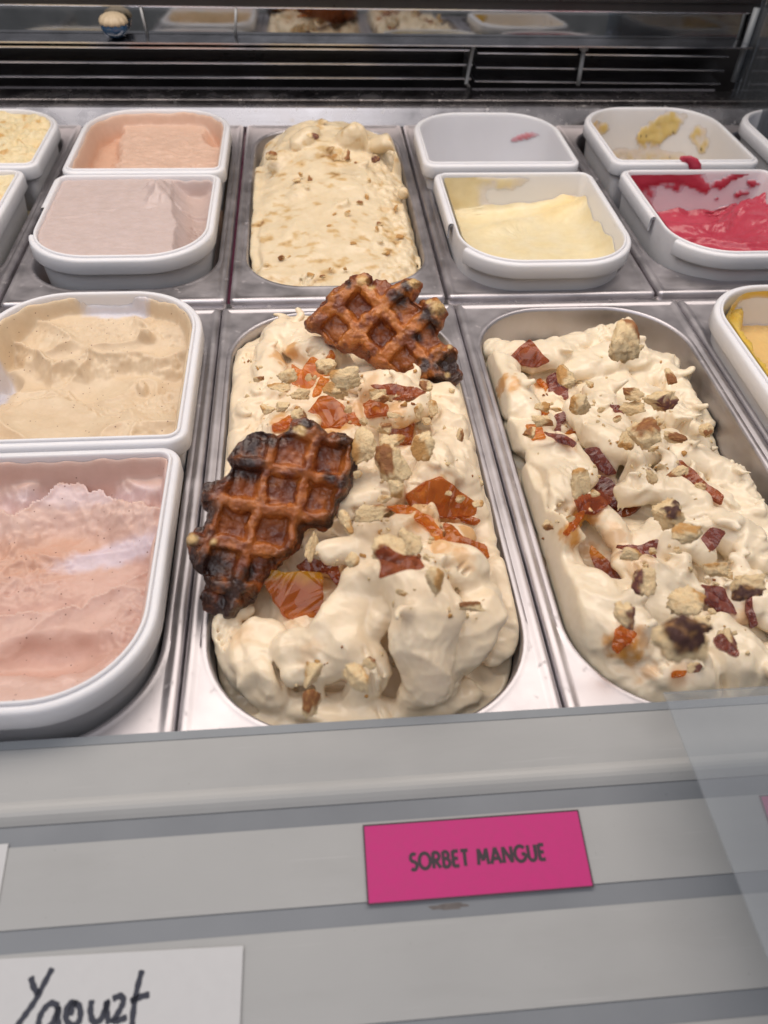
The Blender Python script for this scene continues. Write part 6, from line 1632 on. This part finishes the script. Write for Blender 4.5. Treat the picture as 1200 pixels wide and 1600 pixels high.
SHARDS = [   # x, y, z, normal, outline in mm, thickness, colour, edge, label, group, seed
    (-20.3, -103.4, 15.3, (-0.123, -0.530, 0.839), [(-14.1, -10.8), (-10.7, -14.8), (-2.0, -16.5), (3.4, -7.8), (11.2, -4.6), (7.8, 0.0), (14.3, 7.7), (11.9, 12.3), (5.5, 5.1), (-1.1, 8.3), (-7.1, -0.5), (-13.7, 4.4)], 3.2, AMBER, None, 'spiky amber caramel piece under the golden waffle', 'caramel shards on the middle cream', 5000),
    (-17.0, -138.5, 29.2, (-0.194, -0.593, 0.781), [(-4.7, -7.1), (0.2, -5.5), (6.4, 3.3), (0.6, 5.7)], 2.5, AMBER, None, 'thin amber sliver below the spiky piece', 'caramel shards on the middle cream', 5001),
    (-15.0, -148.2, 16.2, (0.075, -0.323, 0.943), [(-9.8, -10.8), (-0.4, -12.4), (9.0, -13.4), (13.6, -6.1), (10.8, 4.0), (3.8, 10.7), (-3.5, 8.9), (-9.5, -0.8), (-17.2, -5.4)], 5.0, DEEP_AMBER, None, 'glossy wet amber lump right above the dark waffle', 'caramel shards on the middle cream', 5002),
    (-38.5, -166.2, 25.1, (0.016, -0.520, 0.854), [(-5.9, -6.0), (1.4, -4.2), (8.0, 1.9), (3.5, 4.4), (-6.6, -1.1)], 2.0, AMBER, None, 'flat amber flake above the dark waffle', 'caramel shards on the middle cream', 5003),
    (12.9, -165.2, 33.2, (-0.234, -0.443, 0.866), [(-4.4, -6.9), (7.1, -6.5), (8.4, -1.2), (-1.5, 3.6), (-6.3, 1.3)], 4.5, DEEP_AMBER, None, 'small amber cube between the crumbs', 'caramel shards on the middle cream', 5004),
    (26.4, -168.7, 18.3, (-0.199, -0.643, 0.739), [(-7.0, -3.2), (-0.7, -8.3), (8.6, -8.9), (10.5, 4.1), (1.0, 9.4), (-9.6, 2.5)], 5.5, DEEP_AMBER, None, 'glossy amber cube with a bright orange edge, centre of the middle pan', 'caramel shards on the middle cream', 5005),
    (0.9, -152.6, 15.0, (-0.104, -0.253, 0.962), [(-1.3, -9.5), (5.6, -5.6), (1.8, 3.7), (-5.5, 1.5)], 3.0, DEEP_AMBER, None, 'small amber chip right of the wet lump', 'caramel shards on the middle cream', 5006),
    (42.9, -233.2, 25.7, (0.194, -0.688, 0.699), [(-17.9, -4.6), (-7.1, -7.1), (3.8, -10.0), (16.4, -8.1), (17.5, -1.8), (7.5, 4.8), (-1.9, 12.6), (-9.9, 10.3), (-20.5, 3.7)], 4.0, DEEP_AMBER, None, 'large glossy amber plate at the right of the middle pan', 'caramel shards on the middle cream', 5007),
    (29.9, -256.0, 33.0, (-0.002, -0.325, 0.946), [(-8.8, 4.2), (0.2, -1.4), (5.4, -12.3), (11.9, -14.7), (9.7, -9.5), (3.8, 3.6), (-8.4, 9.9), (-18.0, 9.4)], 2.6, AMBER, None, 'bent amber strip running down from the large plate', 'caramel shards on the middle cream', 5008),
    (48.9, -262.1, 26.6, (0.078, -0.399, 0.914), [(-9.9, -1.9), (-6.2, -4.9), (2.8, -7.9), (11.5, -9.7), (10.2, -3.1), (-1.4, 2.1), (-5.0, 7.2), (-9.7, 9.0)], 3.2, DEEP_AMBER, None, 'jagged amber piece below the large plate, at the right rim', 'caramel shards on the middle cream', 5009),
    (57.4, -234.7, 13.6, (0.059, -0.389, 0.919), [(-5.3, -1.7), (3.1, -4.6), (6.0, -1.9), (-6.9, 3.8)], 2.0, DEEP_AMBER, None, 'dark amber splinter at the right rim', 'caramel shards on the middle cream', 5010),
    (8.5, -317.3, 78.6, (-0.106, -0.708, 0.698), [(-5.7, -0.8), (-6.9, -6.4), (2.0, -3.6), (11.4, -2.4), (9.3, 1.7), (1.3, 3.3), (-3.0, 6.6), (-8.0, 4.2)], 3.2, REDAMBER, None, 'reddish caramel stuck to the chunky crumb', 'caramel shards on the middle cream', 5011),
    (-20.8, -257.6, 5.7, (-0.075, -0.510, 0.857), [(-9.2, -2.1), (3.0, -2.8), (8.4, -10.1), (11.0, -6.2), (6.7, 5.6), (0.0, 3.5), (-5.6, 6.3), (-12.3, 1.3)], 3.0, REDAMBER, None, 'jagged red caramel spike above the candied peel plate', 'caramel shards on the middle cream', 5012),
    (24.2, -148.6, 34.2, (-0.434, -0.458, 0.776), [(-5.8, -3.7), (10.1, -5.9), (14.2, -2.8), (-0.4, 2.2), (-13.1, 3.8)], 2.2, REDAMBER, None, 'thin red caramel sheet in the shade of the golden waffle', 'caramel shards on the middle cream', 5013),
    (30.6, -181.9, 55.5, (0.057, -0.381, 0.923), [(-2.1, -5.3), (7.9, -0.4), (2.9, 2.6), (-11.1, -4.3)], 2.5, REDAMBER, None, 'red caramel chip below the charred waffle corner', 'caramel shards on the middle cream', 5014),
    (-34.0, -273.8, 6.4, (-0.009, -0.569, 0.822), [(-11.0, -0.2), (-6.1, -10.1), (6.2, -15.5), (15.3, -19.1), (14.4, -1.4), (13.9, 9.6), (-1.0, 10.6), (-12.2, 12.5), (-15.2, 8.4)], 3.2, DEEP_AMBER, (colr(0.80, 0.40, 0.02), 6.5), 'large flat caramel plate with a yellow candied top edge, below the dark waffle', 'caramel shards on the middle cream', 5015),
    (123.7, -79.4, 2.5, (-0.229, -0.725, 0.650), [(-6.7, -3.6), (7.3, -5.9), (14.9, -2.0), (1.8, 13.3), (-18.2, -4.1)], 4.0, REDAMBER, None, 'red amber triangle at the back left of the right pan', 'caramel shards on the right cream', 6000),
    (143.1, -93.8, -10.6, (-0.065, -0.513, 0.856), [(-7.3, -4.6), (-3.6, -11.8), (5.9, -10.0), (6.5, 0.5), (-1.4, 9.2), (-7.3, 6.0)], 5.0, MAROON, None, 'purple brown shard beside the tan crumb with a hole', 'caramel shards on the right cream', 6001),
    (134.7, -89.4, -10.7, (-0.307, -0.276, 0.911), [(0.5, -8.8), (4.2, -6.3), (-0.8, 3.8), (-4.3, 2.7)], 2.5, AMBER, None, 'orange splinter left of the purple shard', 'caramel shards on the right cream', 6002),
    (120.8, -141.8, 5.8, (0.116, -0.502, 0.857), [(-4.4, -2.4), (4.3, -5.5), (5.6, -3.4), (-1.2, 3.0), (-10.8, 2.8)], 2.0, DEEP_AMBER, None, 'upper twisted amber strip in the right pan', 'caramel shards on the right cream', 6003),
    (108.0, -167.1, 14.3, (-0.248, -0.363, 0.898), [(-3.4, -7.1), (5.2, -6.3), (3.2, 3.1), (-5.8, 3.5)], 3.0, AMBER, None, 'orange caramel lump at the end of the twisted strips', 'caramel shards on the right cream', 6004),
    (132.4, -140.7, -2.1, (-0.162, -0.315, 0.935), [(-6.0, -10.9), (-1.0, -11.0), (-0.7, -3.4), (4.2, 1.9), (2.9, 6.3), (-3.6, 4.2)], 3.5, MAROON, None, 'hooked maroon shard above the thin maroon sliver', 'caramel shards on the right cream', 6005),
    (120.4, -179.7, 18.3, (-0.208, -0.470, 0.858), [(-3.9, -1.7), (5.1, -6.7), (7.3, -3.9), (0.2, 1.8), (-10.6, 5.0)], 2.4, MAROON, None, 'thin maroon sliver left of the maroon lump', 'caramel shards on the right cream', 6006),
    (138.9, -146.5, -4.9, (-0.132, -0.571, 0.810), [(-3.6, -5.5), (5.5, 1.2), (3.2, 3.5), (-7.4, -2.1)], 2.0, AMBER, None, 'orange sliver crossing the thin maroon sliver', 'caramel shards on the right cream', 6007),
    (146.3, -180.2, 0.1, (-0.483, -0.511, 0.711), [(-6.8, -0.5), (3.2, -9.7), (9.4, -9.0), (5.4, -1.2), (0.1, 7.9), (-8.0, 8.1)], 4.0, MAROON, None, 'maroon lump half sunk in the cream, centre of the right pan', 'caramel shards on the right cream', 6008),
    (166.1, -142.3, 8.7, (-0.113, -0.381, 0.918), [(-3.0, -5.0), (2.9, -5.6), (1.0, 0.9), (-5.2, 2.6)], 3.0, MAROON, None, 'small maroon chip near the smooth pale crumb', 'caramel shards on the right cream', 6009),
    (149.0, -196.9, -8.0, (-0.277, -0.322, 0.905), [(-7.3, -2.9), (0.0, -13.6), (8.7, -10.9), (8.4, -3.1), (-2.1, 7.9), (-11.4, 11.2)], 5.0, MAROON, None, 'striped maroon slab right of the porous crumb', 'caramel shards on the right cream', 6010),
    (125.1, -229.1, 15.7, (0.083, -0.539, 0.838), [(-9.6, -6.0), (-0.6, -7.1), (10.5, 1.5), (3.1, 6.1), (-11.1, 2.0)], 3.0, REDAMBER, None, 'red brown plate below the striped maroon slab', 'caramel shards on the right cream', 6011),
    (155.2, -209.7, -12.2, (-0.384, -0.277, 0.881), [(-6.8, -4.4), (-1.9, -9.7), (6.5, -2.3), (12.1, 2.7), (-10.5, 4.9)], 4.0, REDAMBER, None, 'bright red triangle left of the dark crusted crumb', 'caramel shards on the right cream', 6012),
    (108.8, -248.6, 21.8, (0.211, -0.207, 0.955), [(-6.8, -9.0), (-1.3, -4.8), (7.2, 7.6), (0.9, 4.6), (-9.1, -7.3)], 2.0, DEEP_AMBER, None, 'orange syrup flake left of the cream peak', 'caramel shards on the right cream', 6013),
    (195.2, -205.0, 5.0, (-0.266, -0.296, 0.917), [(-9.1, 1.7), (-0.4, -8.9), (8.5, -17.6), (10.8, -13.4), (1.7, -0.3), (-6.3, 13.5), (-12.8, 13.1)], 4.0, REDAMBER, None, 'long red caramel strip on the right slope', 'caramel shards on the right cream', 6014),
    (128.2, -259.5, -2.5, (-0.321, -0.453, 0.832), [(-6.6, 2.9), (-2.8, -4.6), (0.4, -13.7), (2.9, -15.0), (6.7, -9.1), (11.4, -3.7), (2.9, 0.1), (-3.4, 9.0), (-6.6, 13.3), (-7.9, 8.4)], 3.4, REDAMBER, (colr(0.70, 0.26, 0.015), 5.0), 'large caramel triangle with an orange tip, front left of the right pan', 'caramel shards on the right cream', 6015),
    (143.5, -260.3, 11.7, (-0.037, -0.187, 0.982), [(-4.7, -2.9), (-0.6, -9.8), (4.3, -7.4), (8.3, 4.4), (-2.7, 1.3), (-14.4, 2.1)], 3.5, MAROON, None, 'maroon shard above the dark brown sided crumb', 'caramel shards on the right cream', 6016),
    (182.8, -254.4, 8.8, (-0.210, -0.482, 0.851), [(-7.4, -6.0), (-2.7, -7.3), (3.0, -1.7), (7.2, 4.0), (0.3, 7.2), (-7.4, -0.8)], 4.5, MAROON, None, 'dark red shard right of the pale egg-shaped crumb', 'caramel shards on the right cream', 6017),
    (173.2, -289.4, 5.8, (-0.365, -0.459, 0.810), [(-6.4, -0.3), (-1.3, -6.4), (7.9, -8.4), (4.1, 5.1), (-6.7, 7.9)], 4.5, MAROON, None, 'dark maroon plate right of the large pale crumb', 'caramel shards on the right cream', 6018),
    (187.9, -297.1, 6.1, (-0.272, -0.430, 0.861), [(-3.6, -0.8), (-2.9, -9.2), (0.6, -7.9), (0.5, -3.2), (1.2, 8.8), (-1.7, 9.1)], 4.0, MAROON, None, 'dripping dark red spike below the dark glazed crumb', 'caramel shards on the right cream', 6019),
    (115.8, -315.5, 16.4, (0.222, -0.098, 0.970), [(-9.0, -7.0), (-6.6, -9.7), (1.4, -3.8), (6.0, 1.5), (0.1, 5.4), (-4.9, 2.9)], 2.2, DEEP_AMBER, None, 'syrup sheet pooled under the pale crumb with a purple flank', 'caramel shards on the right cream', 6020),
    (149.3, -335.0, 35.2, (-0.352, -0.335, 0.874), [(-3.9, -1.6), (3.2, -6.0), (4.3, -3.7), (-0.8, 5.0), (-5.2, 2.8)], 3.5, MAROON, None, 'maroon splinter right of the biggest burnt lump', 'caramel shards on the right cream', 6021),
    (139.2, -330.4, 7.1, (-0.187, -0.389, 0.902), [(-4.2, -1.9), (1.6, -1.6), (3.6, 1.1), (-3.6, 1.0)], 1.6, AMBER, None, 'orange flake near the front of the right pan', 'caramel shards on the right cream', 6022),
]
DUST_MID = [(-14.1, -273.7, 27.8), (-38.8, -101.7, 16.7), (9.2, -265.0, 37.0), (-52.7, -105.4, 19.5), (60.7, -216.0, 25.9), (40.1, -128.5, 30.6), (-2.2, -262.1, 40.8), (-20.8, -269.8, 30.8), (50.3, -222.3, 22.6), (12.1, -305.3, -10.5), (21.4, -145.2, 27.6), (-24.0, -95.7, 13.0), (51.7, -300.5, 28.7), (8.2, -264.4, 39.2), (4.0, -151.5, 14.1), (32.0, -170.7, 31.0), (45.2, -215.9, 37.9), (44.2, -155.1, 31.9), (-51.2, -144.7, 11.1), (-23.6, -317.8, 14.4), (-22.4, -97.6, 16.7), (-59.8, -113.1, 14.0), (20.4, -291.9, 47.0), (-32.9, -323.3, 3.8), (8.6, -128.9, 28.6), (-63.1, -47.0, -45.0), (9.7, -138.8, 21.6), (44.5, -173.4, 26.2), (31.5, -268.8, 34.4), (4.7, -316.7, 15.3), (-40.2, -167.5, 23.1), (3.9, -135.0, 21.9), (6.3, -136.1, 24.4), (27.8, -161.8, 34.7), (-22.5, -94.5, 17.8), (10.4, -232.8, 39.8), (40.2, -291.6, 25.7), (0.9, -290.0, 35.1), (-56.8, -93.0, 16.2), (-53.6, -122.8, 16.5), (42.7, -162.0, 32.3), (49.2, -164.4, 27.2), (-18.8, -108.9, 14.5), (32.9, -313.8, 41.5), (-61.4, -125.9, 13.4), (16.1, -140.3, 28.9), (28.9, -161.2, 35.0), (-32.5, -91.1, 9.4), (45.6, -230.5, 25.1), (21.7, -287.5, 46.7), (-49.1, -134.4, 13.6), (26.5, -147.5, 35.3), (-31.5, -140.1, 14.6), (50.5, -180.4, 29.3), (-2.1, -274.8, 34.6), (-37.0, -126.8, 13.5), (-12.6, -316.1, 21.4), (-0.9, -138.7, 17.2), (-9.4, -141.8, 17.2), (-12.6, -273.4, 30.0), (1.6, -243.8, 37.2), (11.9, -165.6, 33.0), (21.6, -132.6, 31.8), (-11.4, -111.8, 15.1), (37.3, -288.1, 36.2), (29.7, -291.0, 46.1), (19.2, -305.0, 45.5), (34.5, -164.9, 34.7), (43.5, -308.5, 28.2), (-2.8, -329.7, 2.8), (0.6, -134.7, 17.5), (-30.1, -113.1, 10.3), (19.8, -171.3, 31.3), (2.6, -275.8, 34.2), (0.3, -133.3, 22.3), (46.1, -123.8, 21.1), (-12.5, -141.3, 16.9), (27.8, -156.3, 33.4), (17.9, -171.2, 30.3), (-49.5, -48.2, -45.1), (35.5, -294.0, 37.9), (34.1, -259.7, 31.7), (8.8, -260.5, 41.3), (45.9, -229.3, 29.4), (-29.8, -240.3, 3.4), (66.0, -215.3, 21.0), (-47.1, -115.6, 19.4), (23.7, -173.6, 29.4), (49.2, -225.3, 15.1), (49.6, -224.1, 8.2), (61.6, -139.3, 23.8), (-32.5, -105.7, 8.5), (-21.4, -106.6, 14.1), (-41.2, -128.7, 16.3), (-23.1, -326.0, 0.5), (2.8, -159.5, 16.2), (-32.6, -114.9, 11.5), (38.1, -159.9, 16.2), (33.0, -316.0, 40.2), (-30.1, -98.2, 9.4), (-21.5, -105.9, 14.2), (-65.2, -82.9, 8.0), (10.2, -305.9, 36.9), (35.9, -155.6, 35.1), (23.3, -145.8, 22.2)]
DUST_RIG = [(158.0, -259.3, 12.1), (156.0, -263.0, 7.4), (134.8, -114.8, -8.2), (192.1, -293.0, -45.0), (151.4, -138.8, 11.8), (180.1, -137.8, -5.8), (146.6, -101.5, -11.9), (139.7, -271.2, 15.8), (172.4, -259.1, 11.8), (175.6, -94.2, -4.0), (178.3, -182.6, -4.6), (167.9, -307.9, 9.8), (116.7, -308.9, 15.8), (172.4, -324.3, 11.2), (186.0, -222.9, 9.6), (196.3, -180.5, 4.8), (207.8, -196.1, -2.8), (177.7, -310.5, 9.1), (105.5, -185.3, 12.2), (198.1, -83.9, -8.8), (162.2, -201.6, 13.3), (164.8, -143.5, 8.4), (149.7, -175.9, 12.0), (201.5, -280.6, 8.2), (185.6, -139.5, -1.9), (162.9, -272.4, 15.0), (106.2, -229.3, 16.0), (127.4, -185.2, -45.0), (230.2, -128.7, -13.1), (151.7, -195.2, -6.7), (164.0, -199.7, 13.9), (127.2, -312.9, 19.3), (177.3, -197.5, 11.6), (112.8, -133.4, 11.4), (195.3, -267.7, 3.9), (160.7, -259.3, 12.1), (193.8, -141.3, 0.2), (202.4, -141.1, 3.9), (175.6, -79.2, 2.7), (102.9, -241.0, 20.5), (101.9, -245.1, 19.2), (219.3, -77.6, -3.9), (179.0, -260.8, 9.6), (158.8, -92.8, -7.9), (181.7, -235.5, 6.0), (198.9, -146.1, -3.0), (138.2, -88.5, -9.9), (107.1, -229.0, 14.6), (185.2, -196.0, 10.9), (217.0, -93.4, -9.7), (177.0, -200.2, 11.4), (138.5, -147.5, -6.3), (133.9, -201.7, 9.4), (137.5, -150.9, 1.5), (175.1, -279.0, 8.0), (152.8, -177.9, 12.7), (157.7, -208.1, 15.1), (148.8, -158.9, 12.8), (176.6, -281.7, 7.9), (163.3, -138.9, 10.3), (135.7, -143.4, -2.8), (132.6, -102.0, -10.3), (191.4, -267.0, 0.2), (196.2, -248.9, -12.6), (172.0, -312.9, 9.8), (155.8, -106.1, -5.9), (97.5, -242.1, 3.0), (191.9, -42.4, 1.1), (176.8, -293.9, 5.1), (170.5, -289.2, 4.5), (162.8, -301.6, 8.5), (150.9, -255.5, 12.6), (151.0, -127.5, 8.1), (202.5, -149.9, 5.1), (182.0, -176.5, 10.6), (101.2, -243.0, 17.1), (156.7, -133.7, 12.6), (150.2, -163.8, 13.2), (146.1, -192.7, -9.0), (136.7, -194.7, 9.4), (238.4, -140.1, -23.6), (150.5, -140.7, 11.1), (150.2, -189.9, -7.4), (191.2, -119.7, -4.2), (155.3, -298.2, 6.2), (150.5, -152.1, 11.5)]
for x, y, z, rot, dims, crust, amt, lab, grp, seed in CRUMBS:
    o = link('waffle_crumb', chunk_mesh(seed, dims, crust, amt, 4 if max(dims) > 8 else 3), None, Vector((x, y, z)) * MM)
    o.rotation_euler = rot
    tag(o, lab, 'crumb', grp)
for x, y, z, n, poly, th, color, edge, lab, grp, seed in SHARDS:
    n = Vector(n).normalized(); u = (Vector((1, 0, 0)) - n * n.x).normalized(); v = n.cross(u)
    o = link('caramel_shard', shard_mesh(seed, poly, th, color, edge))
    o.matrix_world = Matrix.Translation(Vector((x, y, z)) * MM) @ Matrix(((u.x, v.x, n.x), (u.y, v.y, n.y), (u.z, v.z, n.z))).to_4x4()
    tag(o, lab, 'caramel shard', grp)
def dust(pts, seed, label):
    # loose fragments of broken waffle, too small and many to count
    rng = np.random.RandomState(seed)
    bm = bmesh.new(); bmesh.ops.create_icosphere(bm, subdivisions=1, radius=1.0)
    S = np.array([v.co[:] for v in bm.verts]); F = np.array([[v.index for v in f.verts] for f in bm.faces]); bm.free()
    V, Q, C = [], [], []
    for k, p in enumerate(pts):
        for e in range(rng.randint(1, 4)):
            r = rng.uniform(0.5, 1.35) * rng.uniform(0.6, 1.2)
            q = S * (1 + 0.45 * rng.normal(size=(len(S), 1))).clip(0.4, 1.6) * r * rng.uniform(0.6, 1.4, 3) + np.array(p) + rng.normal(size=3) * (3.0 if e else 0.2) * np.array([1, 1, 0.15])
            Q.append(F + len(S) * len(V)); V.append(q)
            c = PALE * rng.uniform(0.8, 1.05) if rng.rand() < 0.78 else (TAN if rng.rand() < 0.75 else BROWN)
            C.append(np.tile(np.append(c, 0.0), (len(S), 1)))
    V = np.concatenate(V)
    o = link('crumbs', make_mesh('crumbs', V * MM, np.concatenate(Q), M['crumb'], np.concatenate(C)))
    o['kind'] = 'stuff'; tag(o, label, 'crumbs')
dust(DUST_MID, 71, 'fine waffle crumbs sprinkled over the middle cream')
dust(DUST_RIG, 72, 'fine waffle crumbs sprinkled over the right cream')


# ------------------------------------------------------------------ the small blue ball with a cream coloured cap by the mirror
t = thing('ornament', 'small blue ball with a ribbed cream cap at the mirror strip, above the salmon tub', 'ornament', (-0.2035, 0.3885, 0.0682))
def lathe(name, prof, mat, parent, n=32, ribs=0, amp=0.0):
    R = []
    for r, z in prof:
        a = np.linspace(0, 2 * np.pi, n, endpoint=False)
        rr = r * (1 + amp * np.cos(a * ribs))
        R.append(np.column_stack([rr * np.cos(a), rr * np.sin(a), np.full(n, z)]))
    return loft(name, R, mat, parent)
lathe('ball', [(0.1, 0.0), (4, 0.6), (8, 2.2), (11.5, 5.5), (13, 10), (12.4, 14.5), (10.5, 17.5)], M['blue_gloss'], t)
M['cap'] = plain('cream_cap', (0.55, 0.44, 0.30), 0.5, noise_amt=0.08, nscale=200)
lathe('cap', [(12.6, 12.8), (13.6, 14.0), (13.2, 16.5), (11.0, 19.5), (7.0, 21.6), (3.0, 22.4), (0.1, 22.5)], M['cap'], t, 48, 12, 0.05)
